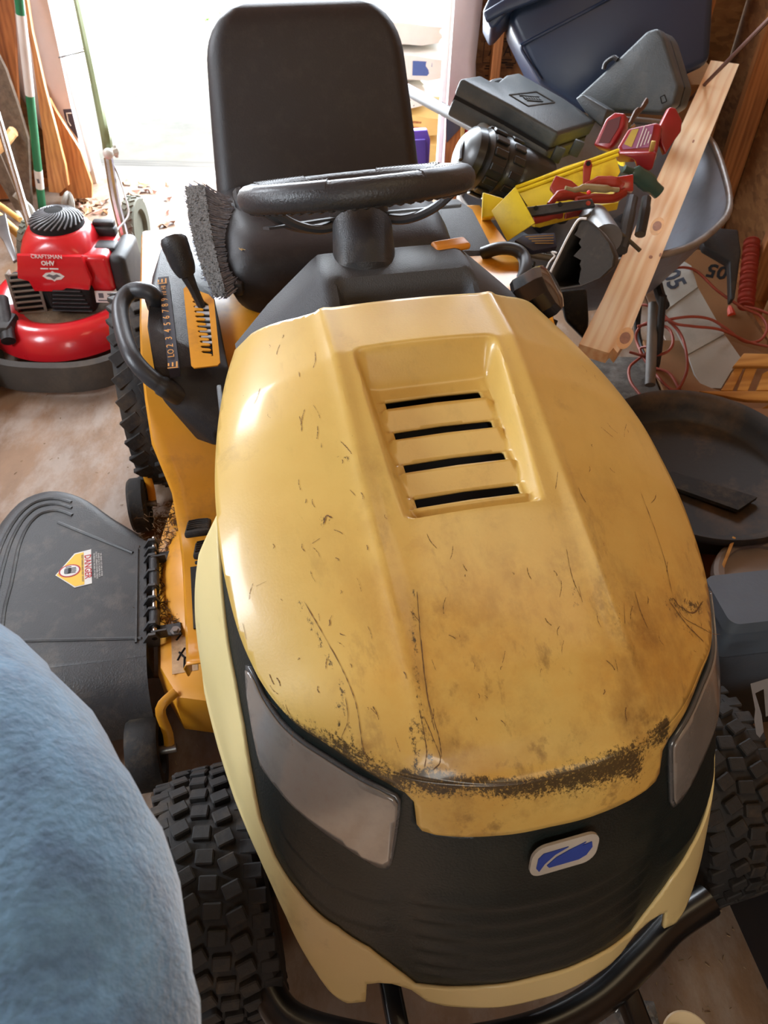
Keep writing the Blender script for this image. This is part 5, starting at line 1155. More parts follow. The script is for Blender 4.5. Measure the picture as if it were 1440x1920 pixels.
A_, B_, C_ = atd(1130, 200, 2.42), atd(1225, 60, 2.50), atd(1268, 170, 2.36); n2 = Vector((-.60, -.74, .30)).normalized()
t2, lid2, F2_, pt2 = toolcase('tool_case', [(1076, 186), (1150, 118), (1212, 58), (1232, 52), (1244, 68), (1272, 160), (1262, 196), (1238, 212), (1130, 206)], A_, n2, .14, 'dark tool case with clipped corners standing on edge in front of the blue tote')
q = M(); 
pq = planepts([(1238, 182), (1246, 178), (1250, 190), (1241, 194)], A_+n2*.001, n2)
for a, b_ in zip(pq, pq[1:]+pq[:1]): q.tube([a, b_], .0015, 5)
obj('corner_mark', q, m_dark, lid2, world=True)
q = M(); q.tube(smooth_path([planepts([p], A_, n2)[0] for p in ((1132, 130), (1136, 118), (1150, 108), (1158, 112))], 4), .007, 8); obj('carry_handle', q, m_black, t2, world=True)
q = M(); bplate(q, [(1078, 184), (1092, 176), (1140, 205), (1128, 240), (1100, 215)], atd(1105, 205, 2.30), n2, .06, .006); single('plastic_box', q, m_case, 'small dark plastic box wedged between the two tool cases', 'box')
# --- black ribbed drum (duct fitting)
bd_ = thing('ribbed_drum', 'glossy black ribbed cylinder lying under the flat tool case', 'cylinder', tuple(atd(920, 320, 2.1)))
a0, a1 = atd(880, 292, 2.12), atd(1010, 352, 2.22); F = zframe(a0, a1-a0, (0, 0, 1)); q = M(); ln = (a1-a0).length; m_gb = mat('gloss_black_plastic', (34, 37, 38), .36, var=.1, coat=.15)
q.lathe([(0, -.03), (.05, -.028), (.075, -.01), (.080, .01), (.072, .02), (.084, .03), (.084, .075), (.078, .08), (.086, .09), (.086, .13), (.078, .135), (.084, .145), (.080, ln), (0, ln)], m=F, seg=36); dr = obj('barrel', q, m_gb, bd_, world=True, smooth=40)
for k in range(14):
    for (z0, dz_) in ((.052, .04), (.110, .036)):
        q = M(); q.box((0, 0, 0), (.008, .020, dz_), m=F @ Matrix.Rotation(2*PI*k/14, 4, 'Z') @ T(.088, 0, z0), bev=.002, seg=1); obj('rib', q, m_gb, dr, world=True)
q = M(); q.box(atd(888, 262, 2.12), (.06, .02, .012), bev=.004); q.tube(smooth_path([atd(905, 262, 2.13), atd(880, 258, 2.12), atd(868, 275, 2.1), atd(865, 300, 2.09)], 5), .008, 8); obj('strap', q, m_black, bd_, world=True)
q = M(); q.cyl(atd(905, 245, 2.2), atd(918, 262, 2.12), .022, seg=14); single('pipe_stub', q, mat('grey_pipe', (140, 146, 144), .4), 'short grey pipe stub poking out above the ribbed black cylinder', 'pipe')
# --- yellow tray and the red tools in it
ty = thing('yellow_tray', 'bright yellow plastic drawer tray tipped forward and full of red tools', 'tray', tuple(atd(1060, 380, 2.0))); m_ty = mat('yellow_tray_plastic', (232, 206, 36), .42, var=.06, vs=8, dirt=(150, 120, 40), damt=.4, ds=12)
# plane of its floor
fA, fB, fC = atd(1003, 418, 1.98), atd(1150, 380, 2.08), atd(975, 352, 2.14); nf = norm3(fA, fB, fC)
q = M(); bplate(q, [(998, 422), (1012, 424), (1150, 388), (1175, 360), (1165, 300), (975, 355)], fA-nf*.05, nf, .004, .0); obj('tray_floor', q, m_ty, ty, world=True)
def wallq(px2, h0, h1, nm='tray_wall', th=.004):   # a wall standing on the floor plane between two image points
    a, b_ = planepts(px2, fA-nf*.05, nf); mb = M(); s = (b_-a).cross(nf).normalized()*th
    mb.add([a, b_, b_+nf*h1, a+nf*h0, a+s, b_+s, b_+nf*h1+s, a+nf*h0+s], [(0, 1, 2, 3), (7, 6, 5, 4), (0, 4, 5, 1), (1, 5, 6, 2), (2, 6, 7, 3), (3, 7, 4, 0)]); return obj(nm, mb, m_ty, ty, world=True, smooth=0)
q = M(); bplate(q, [(966, 350), (1060, 312), (1163, 279), (1154, 292), (1163, 322), (1150, 345), (1090, 370), (1003, 408)], atd(1060, 350, 2.07), Vector((-.28, -.80, .52)), .005, .001); obj('side_panel', q, m_ty, ty, world=True, smooth=30); wallq([(1000, 425), (1155, 392)], .03, .02); wallq([(1160, 300), (1172, 360)], .05, .03)
q = M(); bplate(q, [(921, 396), (966, 350), (1003, 418), (951, 452)], atd(960, 400, 1.93), Vector((-.35, -.75, .45)), .006, .001); obj('end_panel', q, m_ty, ty, world=True, smooth=30)
q = M(); 
for k in range(2):
    a, b_ = planepts([(967, 351+k*9), (1160, 281+k*9)], atd(1060, 350, 2.065), Vector((-.28, -.80, .52))); q.tube([a, b_], .0045, 6)
obj('rim_bead', q, m_ty, ty, world=True)
q = M(); bplate(q, [(905, 360), (945, 372), (940, 405), (903, 408)], atd(925, 385, 2.0), Vector((-.1, -.8, .5)), .07, .004); single('yellow_bin_insert', q, m_ty, 'small yellow plastic cup left of the yellow tray', 'container')
m_rt = mat('red_tool_plastic', (150, 44, 26), .42, var=.15, vs=15, dirt=(90, 40, 20), damt=.4, ds=12)
def tool(name, px, t0, t1_, r, m, label, cat='tool', group=None, sx=.5):
    q = M(); n = len(px); P = [atd(x, y, t0+(t1_-t0)*i/(n-1)) for i, (x, y) in enumerate(px)]; sp = smooth_path(P, 4); q.tube(sp, r if not isinstance(r, (list, tuple)) else [r[min(len(r)-1, int(i/len(sp)*len(r)))] for i in range(len(sp))], 10, sx=sx); return single(name, q, m, label, cat, group)
q = M(); bplate(q, [(1093, 345), (1094, 310), (1098, 300), (1107, 299), (1111, 308), (1105, 345)], atd(1100, 325, 1.99), Vector((-.1, -.8, .6)), .008, .002); o = single('red_spanner', q, m_rt, 'upright red flat spanner with a hole in its end, in the yellow tray', 'tool')
q = M(); q.x = zframe(atd(1103, 307, 1.978), (-.1, -.8, .6)); q.lathe([(.0035, 0), (.006, 0), (.006, .002), (.0035, .002)], seg=14); obj('eye', q, m_dark, o, world=True)
q = M(); bplate(q, [(1030, 352), (1042, 328), (1072, 338), (1088, 352), (1068, 372), (1045, 370)], atd(1055, 350, 1.98), Vector((-.2, -.75, .6)), .02, .003); single('red_clamp', q, m_rt, 'angular red clamp body at the left end of the tool heap in the tray', 'tool')
q = M(); bplate(q, [(1150, 332), (1188, 326), (1188, 358), (1155, 360)], atd(1168, 345, 2.0), Vector((-.1, -.75, .6)), .03, .003); single('red_block', q, mat('glossy_red', (160, 36, 30), .2, coat=.6), 'glossy red block at the right end of the yellow tray', 'tool')
tool('red_grip', [(1098, 352), (1120, 342), (1150, 344), (1166, 352)], 1.99, 2.0, [.012, .016, .018, .014], m_rt, 'thick red moulded grip lying behind the beige pen in the tray', sx=.8)
tool('red_grip', [(1030, 385), (1046, 368), (1075, 366), (1100, 372)], 1.97, 1.99, [.010, .015, .013, .010], m_rt, 'red grip under the angular red clamp in the tray', sx=.8)
tool('red_lever', [(1080, 376), (1110, 372), (1150, 372), (1172, 360)], 1.97, 2.0, [.010, .013, .012, .012], m_rt, 'long red lever just behind the black spirit level', sx=.7)
tool('red_wrench', [(1000, 414), (1020, 410), (1040, 405), (1054, 402)], 1.95, 1.96, [.010, .009, .008, .011], m_rt, 'small red wrench lying in front of the black spirit level', sx=.6)
tool('red_wrench', [(1060, 405), (1090, 398), (1120, 392)], 1.96, 1.99, [.008, .009, .008], m_rt, 'slim red wrench below the right half of the spirit level', sx=.6)
tool('beige_pen_tool', [(1060, 352), (1078, 356), (1098, 352), (1130, 354), (1160, 356)], 1.93, 1.96, [.005, .007, .010, .010, .006], mat('beige_plastic', (150, 132, 92), .5), 'beige pen-shaped tool with a red button on top of the red tools', sx=.9)
q = M(); q.sphere(atd(1104, 361, 1.92), .0055); single('red_button_tip', q, mat('signal_red', (226, 50, 44), .4), 'tiny bright red ball tip beside the beige pen tool', 'tool')
lv_ = thing('spirit_level', 'small black spirit level with round holes across the front of the yellow tray', 'level', tuple(atd(1050, 390, 1.92))); q = M(); lvN = Vector((-.1, -.7, .65))
bplate(q, [(986, 388), (1110, 372), (1117, 386), (995, 405)], atd(1050, 388, 1.925), lvN, .018, .002); obj('body', q, m_black, lv_, world=True)
for (x, y) in ((1005, 390), (1050, 383), (1103, 381)):
    q = M(); q.x = zframe(planepts([(x, y)], atd(1050, 388, 1.923), lvN)[0], lvN); q.lathe([(0, 0), (.0045, 0), (.0058, .0006), (.0058, -.001)], seg=14); obj('vial', q, m_dark if x < 1100 else m_rt, lv_, world=True)
# --- open red plastic case with a label
rc_ = thing('red_plastic_case', 'open red plastic case with a faded purple and yellow label', 'case', tuple(atd(1200, 260, 2.15))); m_rc = mat('deep_red_plastic', (146, 30, 36), .35, coat=.3, var=.08, dirt=(90, 50, 40), damt=.25)
nr = Vector((-.25, -.70, .62)); q = M(); bplate(q, [(1156, 278), (1178, 240), (1232, 228), (1243, 236), (1232, 286), (1160, 288)], atd(1200, 258, 2.10), nr, .07, .008); rb0 = obj('body', q, m_rc, rc_, world=True, smooth=50)
q = M(); bplate(q, [(1166, 274), (1184, 242), (1226, 234), (1222, 256), (1216, 276), (1168, 280)], atd(1200, 258, 2.097), nr, .002, 0); lb_ = obj('label', q, mat('faded_purple_label', (150, 96, 130), .5, var=.1), rb0, world=True, smooth=0)
q = M(); bplate(q, [(1170, 270), (1185, 243), (1198, 241), (1184, 276)], atd(1200, 258, 2.0955), nr, .001, 0); obj('label_panel', q, mat('faded_yellow_label', (186, 164, 80), .5), lb_, world=True, smooth=0)
cc = planepts([(1208, 258)], atd(1200, 258, 2.0945), nr)[0]; xd = planepts([(1216, 240)], cc, nr)[0]-planepts([(1203, 276)], cc, nr)[0]; yd = planepts([(1195, 256)], cc, nr)[0]-planepts([(1220, 260)], cc, nr)[0]
q = M(); q.x = frame(cc, xd, yd)
for k in range(4): q.box((0, .010-.008*k, 0), (.06-.012*k, .0025, .0005))
obj('print_line', q, m_wd, lb_, world=True, smooth=0)
q = M(); px4 = [(1112, 272), (1136, 222), (1152, 210), (1172, 212), (1170, 234), (1150, 268), (1140, 280)]
bplate(q, px4, atd(1140, 245, 2.14), Vector((-.5, -.7, .5)), .05, .006); lf = obj('open_lid', q, m_rc, rc_, world=True, smooth=50)
q = M(); bplate(q, [(1122, 268), (1140, 226), (1164, 218), (1160, 238), (1142, 268)], atd(1140, 245, 2.138), Vector((-.5, -.7, .5)), .002, 0); obj('lid_hollow', q, mat('dark_red_inside', (84, 24, 24), .6), lf, world=True, smooth=0)
q = M(); bplate(q, [(1236, 240), (1246, 220), (1256, 200), (1268, 202), (1280, 226), (1278, 246), (1262, 268), (1248, 290), (1240, 270)], atd(1258, 245, 2.12), Vector((.1, -.8, .5)), .022, .005); obj('hinged_flap', q, m_rc, rc_, world=True, smooth=50)
q = M(); bplate(q, [(1160, 288), (1232, 286), (1224, 318), (1200, 330), (1190, 300)], atd(1205, 300, 2.08), Vector((-.1, -.95, .1)), .03, .006); obj('lower_shell', q, m_rc, rc_, world=True, smooth=50)
q = M(); q.box(atd(1223, 275, 2.07), (.012, .006, .03), bev=.002); obj('latch', q, mat('brass_latch', (190, 160, 90), .4, metal=.6), rc_, world=True)
tool('brown_pliers', [(1180, 235), (1190, 215), (1202, 205), (1212, 190)], 2.24, 2.26, [.012, .015, .010, .013], mat('brown_grip', (84, 60, 50), .5), 'brown-handled pliers standing behind the red case')
tool('steel_stud', [(1183, 242), (1190, 236)], 2.2, 2.2, .008, m_chrome, 'small shiny metal stud below the brown-handled pliers')
tool('green_hand_scoop', [(1170, 316), (1190, 325), (1212, 340), (1236, 362)], 2.05, 2.12, [.010, .022, .024, .018], mat('dark_green_plastic', (50, 84, 78), .4, coat=.3), 'dark green scoop between the red case and the pine board', sx=.6)
tool('blue_grey_lid', [(1150, 312), (1165, 325), (1172, 345)], 2.06, 2.08, [.012, .016, .012], mat('blue_grey_plastic', (120, 150, 180), .35), 'small pale blue plastic edge beside the green scoop', sx=.5)
tool('dark_tube', [(1186, 372), (1180, 400), (1170, 450), (1166, 470)], 1.98, 1.95, [.016, .018, .018, .016], m_dash, 'short dark grey tube standing right of the yellow tray', sx=.9)
tool('dark_tube', [(1212, 372), (1208, 400), (1200, 440)], 2.02, 2.0, [.014, .016, .016], m_black, 'thin black tube between the dark grey tube and the board', sx=.9)
tool('black_hose', [(1090, 410), (1118, 404), (1150, 428), (1178, 450), (1200, 470)], 1.92, 1.96, .0055, mat('olive_hose', (74, 66, 50), .6), 'thin olive hose curving over the torn plastic pot', sx=1)
q = M(); bplate(q, [(965, 450), (980, 440), (1040, 436), (1045, 462), (1000, 470)], atd(1000, 452, 2.02), Vector((0, -.5, .9)), .02, .002); o = single('magazine_pack', q, m_navy, 'dark printed packet under the front edge of the yellow tray', 'packet')
for k in range(4): q = M(); q.tube(planepts([(985+6*k, 444+4*k), (1038, 441+5*k)], atd(1000, 452, 2.015), Vector((0, -.5, .9))), .0012, 4); obj('print_line', q, m_tan, o, world=True)
# filler inside the tray so that the heap rests on something
q = M(); random.seed(21)
junk = [('scrap_tube', 'black scrap tube buried in the barrow heap', m_black), ('scrap_block', 'dark scrap block buried in the barrow heap', m_dash)]
for k in range(6):
    p = Vector(((cen.x-.25, cen.x-.1, cen.x+.02, cen.x+.12, cen.x-.18, cen.x+.2)[k], cen.y+(-.12, .1, -.15, .12, .15, -.02)[k], .36+.03*(k % 3))); q = M()
    if k % 2: q.cyl(p, p+Vector((random.uniform(-.12, .12), random.uniform(-.1, .1), random.uniform(0, .05))), .03, seg=12)
    else: q.box((0, 0, 0), (.16, .10, .07), m=T(p) @ Euler((random.uniform(-.4, .4), random.uniform(-.4, .4), random.uniform(0, 3))).to_matrix().to_4x4(), bev=.01)
    nm, lb_2, mm = junk[0 if k % 2 else 1]; single(nm, q, mm, ('dark block under the left end of the yellow tray', 'black tube under the black ribbed cylinder in the wheelbarrow', 'dark block in the wheelbarrow left of the pine board', 'black tube under the red plastic case', 'dark block under the flat tool case in the wheelbarrow', 'black tube on the tray floor right of the pine board')[k], 'scrap')
# --- torn black pot and the metal can behind it
tp = thing('torn_plastic_pot', 'torn open dark plastic pot hanging off the front of the wheelbarrow', 'pot', tuple(atd(1090, 530, 1.8))); m_pot = mat('weathered_pot', (58, 54, 50), .7, var=.25, vs=10, bump=.3, bs=80, dirt=(110, 96, 80), damt=.4, ds=8)
ppx = [(1022, 538), (1052, 470), (1070, 435), (1085, 412), (1100, 410), (1125, 432), (1142, 455), (1151, 480), (1148, 500), (1125, 522), (1090, 537), (1050, 543)]
tn_ = Vector((-.45, -.75, .35)); pA = planepts(ppx, atd(1090, 480, 1.78), tn_); c = sum(pA, Vector())/len(pA); back = -tn_.normalized()
ax2 = Vector((.40, .80, -.40)).normalized()
q = M(); q.loft([pA, [c+(p-c)*.96+ax2*.06 for p in pA], [c+(p-c)*.85+ax2*.14 for p in pA], [c+(p-c)*.6+ax2*.19 for p in pA]], caps=False); q.add([c+(p-c)*.6+ax2*.19 for p in pA], [tuple(range(len(pA)))])
o = obj('shell', q, m_pot, tp, world=True, smooth=60); md = o.modifiers.new('thickness', 'SOLIDIFY'); md.thickness = .003
random.seed(5); tear = [(1088, 412), (1098, 410), (1125, 432), (1142, 455), (1151, 480), (1148, 500), (1125, 522), (1090, 537)]+[(1082+random.uniform(-7, 9), y) for y in range(528, 425, -8)]
q = M(); plate(q, tear, atd(1090, 480, 1.785), tn_, .002); obj('torn_flap', q, m_pot, tp, world=True, smooth=0)
q = M(); q.tube(smooth_path([pA[11], pA[0], pA[1], pA[2], pA[3], pA[4]], 5), .003, 6); q.tube(smooth_path([planepts([p], atd(1090, 480, 1.775), tn_)[0] for p in ((1020, 515), (1030, 492), (1040, 480), (1034, 472), (1044, 474))], 3), .002, 5); obj('frayed_edge', q, m_wd, tp, world=True)
q = M(); q.cyl(atd(1112, 412, 1.98), atd(1136, 450, 1.88), .040, seg=20); single('metal_can', q, mat('galvanised', (130, 130, 130), .4, metal=.6, var=.2), 'galvanised can with a dark band behind the torn plastic pot', 'can')
# --- pine board lying across the barrow
bdm = wood('pine_board', (200, 140, 84), (236, 200, 150), 1, 6, .38)
b0, b1 = atd(1125, 655, 1.95), atd(1357, 118, 2.74)
bd0 = thing('pine_board', 'long pale pine board with dark knots lying across the wheelbarrow', 'board', tuple(b0))
c1, c2, c3 = atd(1086, 644, 1.94), atd(1165, 664, 1.925), atd(1330, 118, 2.72); nb_ = norm3(c1, c2, c3)
px_b = [(1086, 645), (1142, 662), (1150, 652), (1158, 662), (1166, 650), (1180, 628), (1386, 120), (1333, 113), (1130, 560)]
Fb = zframe(c1, nb_, (c3-c1)); ptsb = [Fb.inverted() @ p for p in planepts(px_b, c1, nb_)]
q = M(); b = bmesh.new(); vs = [b.verts.new((p.x, p.y, 0)) for p in ptsb]; f = b.faces.new(vs); r = bmesh.ops.extrude_face_region(b, geom=[f])
for v in r['geom']:
    if isinstance(v, bmesh.types.BMVert): v.co.z -= .036
bmesh.ops.recalc_face_normals(b, faces=b.faces[:]); q.bm(b)
# the board keeps its own axes so that the grain follows its length
me = M(); me.v = q.v; me.f = q.f
bo = obj('board', me, wood('pine_board_x', (222, 168, 112), (248, 226, 190), 0, 6, .32), bd0, world=False, smooth=0); bo.matrix_local = WM[bd0.name].inverted() @ Fb; WM[bo.name] = Fb
m_knot = mat('knot_wood', (160, 112, 84), .5, var=.25, vs=60); m_knot2 = mat('stain_wood', (226, 178, 124), .5, var=.15, vs=30)
for (x, y, rx, ry) in ((1232, 424, .020, .012), (1172, 634, .019, .013), (1220, 482, .006, .005), (1238, 478, .007, .003), (1300, 265, .008, .003)):
    p = Fb.inverted() @ planepts([(x, y)], c1, nb_)[0]
    if rx > .01: 
        k2 = M(); k2.prism([(p.x+rx*1.6*math.cos(a)*1.4, p.y+ry*1.5*math.sin(a)) for a in np.linspace(0, 2*PI, 25)[:-1]], .0003, z0=.00005); obj('knot_halo', k2, m_knot2, bo, smooth=0)
    k = M(); k.prism([(p.x+rx*math.cos(a)*1.2, p.y+ry*math.sin(a)) for a in np.linspace(0, 2*PI, 25)[:-1]], .0006, z0=.0); obj('knot', k, m_knot, bo, smooth=0)
for ii, oo in enumerate([o for o in scn.objects if o.parent == bo]): pass
# --- rusty rod
q = M(); q.cyl(atd(1290, 190, 2.9), atd(1450, 28, 1.9), .006, .006, seg=8); single('steel_rod', q, mat('rusty_rod', (96, 62, 52), .5, metal=.3), 'thin rusty rod slanting up past the top of the pine board', 'rod')
# --- white pipe clipped to the wall
q = M(); q.cyl((1.365, 2.48, .0), (1.365, 2.48, 2.3), .014, seg=12); pp_ = single('wall_pipe', q, wood('pale_pipe', (150, 104, 62), (186, 146, 100), 2, 5), 'pale wooden pole standing against the right wall', 'pole'); 
q = M(); c = atx(1402, 230, 1.345); q.box((0, 0, 0), (.02, .018, .13), m=T(1.345, 2.47, c.z), bev=.003); obj('pole_label', q, m_wd, pp_, world=True)
# ================================================================ RIGHT FLOOR : cardboard, printed board, cord, hose, crate
m_card = mat('cardboard', (138, 96, 58), .85, var=.12, vs=6, bump=.1, bs=40, dirt=(96, 64, 38), damt=.4, ds=3); m_pr = mat('blue_black_print', (54, 60, 74), .6)
m_lt = mat('pale_printed_board', (176, 174, 166), .6, var=.08, vs=5, bump=.15, bs=60, dirt=(120, 108, 92), damt=.3, ds=6)
q = M(); q.box((1.13, 1.95, .012), (.46, .80, .018)); single('flattened_carton', q, m_card, 'flattened brown cardboard on the floor under the orange cord', 'cardboard', smooth=0)
q = M(); q.box((.675, 1.95, .008), (.43, .6, .014)); single('dirty_mat', q, mat('dirty_mat', (96, 90, 84), .9, var=.35, vs=14, bump=.7, bs=60, dirt=(150, 146, 140), damt=.5, ds=18), 'dirty grey mat on the floor below the pine board', 'mat', smooth=0)
wp = thing('printed_panel', 'pale grey printed panel with blue-black 05 leaning on the floor clutter', 'panel', tuple(at(1310, 600, .10))); wn2 = Vector((-.30, -.35, .9)); wP = at(1300, 600, .12)
for nm, pxs, dl in (('panel_board', [(1262, 478), (1296, 498), (1308, 538), (1242, 586), (1234, 550), (1236, 516)], 0), ('panel_board', [(1242, 588), (1309, 540), (1358, 626), (1290, 664), (1268, 620)], -.004), ('panel_board', [(1290, 666), (1359, 628), (1390, 672), (1368, 700), (1352, 728), (1318, 728), (1302, 700)], -.007)):
    q = M(); plate(q, pxs, wP+wn2.normalized()*dl, wn2, .015); ob = obj(nm, q, m_lt, wp, world=True, smooth=0)
def ptext(s, px, size, P0, n, m, par, rotpx, bold=0):
    c = planepts([px], P0, n)[0]; x = planepts([(px[0]+rotpx[0], px[1]+rotpx[1])], P0, n)[0]-c; nn = Vector(n).normalized(); y = nn.cross(x); text(s, size, m, frame(c, x, y), par, 'lettering', .0004, bold=bold)
ptext('05', (1262, 524), .085, wP+wn2.normalized()*.001, wn2, m_pr, wp, (10, 18), .002)
q = M(); wn3 = Vector((-.35, -.45, .85)); wP3 = at(1360, 560, .10); plate(q, [(1275, 465), (1310, 468), (1372, 500), (1382, 560), (1438, 640), (1438, 700), (1395, 690), (1340, 610), (1300, 520)], wP3, wn3, .02); co_ = single('cardboard_flap', q, m_card, 'brown cardboard flap with black 05 print below the wheelbarrow rim', 'cardboard', smooth=0)
ptext('05', (1345, 508), .075, wP3+wn3.normalized()*.001, wn3, m_dark, co_, (-16, -3), .002)
q = M(); bplate(q, [(1310, 440), (1330, 425), (1384, 430), (1390, 470), (1378, 560), (1370, 562), (1368, 490), (1320, 462)], at(1350, 470, .28), Vector((-.2, -.6, .8)), .05, .006); single('black_plastic_bin', q, m_black, 'black plastic bin corner below the right of the wheelbarrow', 'bin')
q = M(); a, b_ = at(1410, 452, .24), at(1398, 575, .12); n_ = 60; q.tube([a.lerp(b_, i/n_) for i in range(n_+1)], [.026+.0045*math.sin(i*PI*.75) for i in range(n_+1)], 12); single('corrugated_hose', q, mat('red_corrugated', (150, 52, 36), .5, var=.1), 'short red corrugated hose standing at the right edge', 'hose')
q = M(); q.cyl(at(1225, 570, .20), at(1219, 722, .06), .0165, seg=16); single('grey_pipe', q, mat('dull_grey_pipe', (122, 118, 116), .5, var=.15, dirt=(90, 70, 54), damt=.4), 'dull grey pipe lying on end below the pine board among the orange cord', 'pipe')
m_cord = mat('orange_cord', (158, 72, 54), .5, var=.1)
cz = .05
cp1 = [(1100, 575, .10), (1140, 572, .10), (1210, 572, .16), (1240, 590, .15), (1275, 625, .13), (1288, 670, .11), (1285, 705, .09), (1262, 732, .07), (1220, 690, .06), (1200, 655, .07), (1225, 650, .10)]
cp2 = [(1180, 660, .07), (1215, 668, .07), (1250, 660, .10), (1262, 640, .12), (1252, 615, .13), (1215, 605, .12), (1195, 620, .09), (1195, 645, .06), (1220, 685, .06), (1255, 700, .07), (1275, 732, .06)]
cp3 = [(1215, 660, .07), (1195, 675, .05), (1180, 690, .05), (1182, 715, .05), (1200, 740, .05)]
cp4 = [(1195, 612, .12), (1240, 602, .14), (1290, 594, .16), (1330, 598, .15), (1360, 615, .13), (1395, 640, .10), (1425, 638, .10), (1438, 615, .11), (1425, 592, .12), (1390, 575, .14), (1345, 545, .17), (1305, 508, .20), (1270, 502, .22), (1240, 515, .21), (1232, 545, .18), (1238, 580, .16), (1262, 605, .15), (1300, 612, .15), (1350, 618, .14), (1400, 640, .10), (1440, 650, .10)]
cp5 = [(1395, 575, .13), (1420, 580, .13), (1450, 592, .13)]
q = M()
for c_ in (cp1, cp2, cp3, cp4, cp5): q.tube(smooth_path([at(*p) for p in c_], 7), .0048, 8)
single('extension_cord', q, m_cord, 'loops of orange-red extension cord tangled on the floor under the board', 'cord', smooth=60)
q = M(); q.cyl(at(1366, 572, .08), at(1372, 592, .07), .014, seg=10); q.box(at(1370, 590, .06), (.03, .02, .02), bev=.004); single('cord_plug', q, mat('orange_plug', (206, 70, 40), .5), 'orange plug lying on the cardboard near the right edge', 'plug')
q = M(); bplate(q, [(1048, 545), (1100, 540), (1104, 600), (1100, 640), (1060, 600)], at(1080, 590, .36), Vector((-.2, -.8, .5)), .12, .01); single('black_ribbed_crate', q, m_rubber, 'black ribbed block below the torn pot beside the filler cap', 'block')
for i, (a, b_, r) in enumerate((((1300, 545, .10), (1320, 490, .14), .008), ((1255, 480, .20), (1310, 560, .10), .006))):
    pass
# --- wooden slatted crate at the right edge
m_cr = wood('honey_slats', (164, 108, 44), (206, 154, 78), 0, 6)
wc_ = thing('slatted_crate', 'honey-coloured wooden slatted crate at the right edge beyond the round tub', 'crate', tuple(at(1420, 720, .06)))
cnr = Vector((-.15, -.45, .88)); cP = at(1410, 700, .20)
for pxs, dl in (([(1375, 686), (1395, 662), (1470, 664), (1470, 686)], .012), ([(1352, 732), (1378, 690), (1394, 690), (1374, 732)], 0), ([(1382, 732), (1398, 690), (1420, 690), (1402, 734)], .0), ([(1418, 732), (1430, 700), (1450, 690), (1450, 732)], 0), ([(1310, 733), (1470, 733), (1470, 752), (1400, 750)], .010), ([(1420, 770), (1445, 755), (1470, 760), (1470, 850), (1430, 800)], -.02)):
    q = M(); bplate(q, pxs, cP+cnr.normalized()*dl, cnr, .018, .002); obj('slat', q, m_cr, wc_, world=True, smooth=30)
# --- round black tub on cartons
tub = thing('round_black_tub', 'wide shallow round black tub with a loose bar across its floor', 'tub', (.79, 1.46, .16)); m_tub = mat('dull_black_tub', (34, 31, 28), .6, var=.2, vs=5, bump=.15, bs=80, dirt=(104, 78, 50), damt=.55, ds=4)
q = M(); q.x = T(.79, 1.465, 0) @ Matrix.Rotation(.04, 4, 'X'); R = .275
q.lathe([(0, .178), (R-.055, .178), (R-.045, .184), (R-.034, .215), (R-.030, .238), (R-.020, .248), (R-.006, .250), (R, .244), (R, .236), (R-.008, .232), (R-.018, .20), (R-.028, .17), (0, .166)], seg=72); obj('shell', q, m_tub, tub, world=True, smooth=45)
q = M(); plate(q, [(1249, 888), (1262, 884), (1420, 932), (1384, 956), (1266, 914)], Vector((.79, 1.46, .192)), (0, 0, 1), .010); obj('loose_bar', q, m_rubber, tub, world=True, smooth=0)
for (x, y, w, d_, h, lb2, nm, rz) in ((.66, 1.47, .22, .44, .155, 'brown carton under the left of the round black tub', 'carton', .1), (.95, 1.22, .34, .30, .155, 'brown carton with dark hand slots below the right of the tub', 'carton', -.15), (.98, 1.62, .30, .34, .155, 'brown carton under the far right of the round black tub', 'carton', .05)):
    q = M(); q.box((x, y, h/2), (w, d_, h), m=None, bev=.003); ob = single(nm, q, m_card, lb2, 'box', smooth=30)
    if d_ == .30:
        for (px1, px2) in (([(1376, 1010), (1408, 1014), (1404, 1026), (1372, 1020)], 0), ([(1366, 1052), (1440, 1060), (1438, 1066), (1364, 1058)], 0)):
            q = M(); plate(q, px1, Vector((x, y, h+.001)), (0, 0, 1), .001); obj('hand_slot', q, m_dark, ob, world=True, smooth=0)
lw = M(); a, b_ = at(1380, 1000, .22), at(1345, 1085, .12); bplate(lw, [(1374, 1005), (1380, 1008), (1350, 1086), (1344, 1084)], at(1362, 1045, .22), (-.2, -.3, .9), .01, .001); single('thin_batten', lw, m_cr, 'thin wooden batten beside the cartons under the round tub', 'batten', smooth=0)
# --- grey bucket behind the tote
gb = thing('grey_bucket', 'grey lidded bucket with a black bung behind the near blue-grey tote', 'bucket', tuple(at(1400, 1100, .38))); m_gb2 = mat('grey_bucket_plastic', (134, 124, 118), .45, var=.08)
q = M(); q.x = T(.85, 1.12, 0) @ Matrix.Rotation(.10, 4, 'X'); q.lathe([(0, .0), (.095, .0), (.108, .18), (.116, .182), (.116, .205), (.108, .212), (.094, .208), (.092, .200), (0, .200)], seg=40); obj('pail', q, m_gb2, gb, world=True, smooth=40)
q = M(); q.x = T(.80, 1.07, .196); q.lathe([(0, .004), (.008, .004), (.009, .012), (.015, .012), (.015, -.008)], seg=18); obj('bung', q, m_dark, gb, world=True)
q = M(); q.x = T(.705, 1.03, .19); q.lathe([(.028, -.02), (.028, .0), (.034, .0), (.034, .012), (.026, .014), (0, .010)], seg=24); single('pale_jar_lid', q, mat('pinkish_lid', (160, 140, 134), .4), 'small pinkish grey jar lid beside the grey bucket', 'jar')
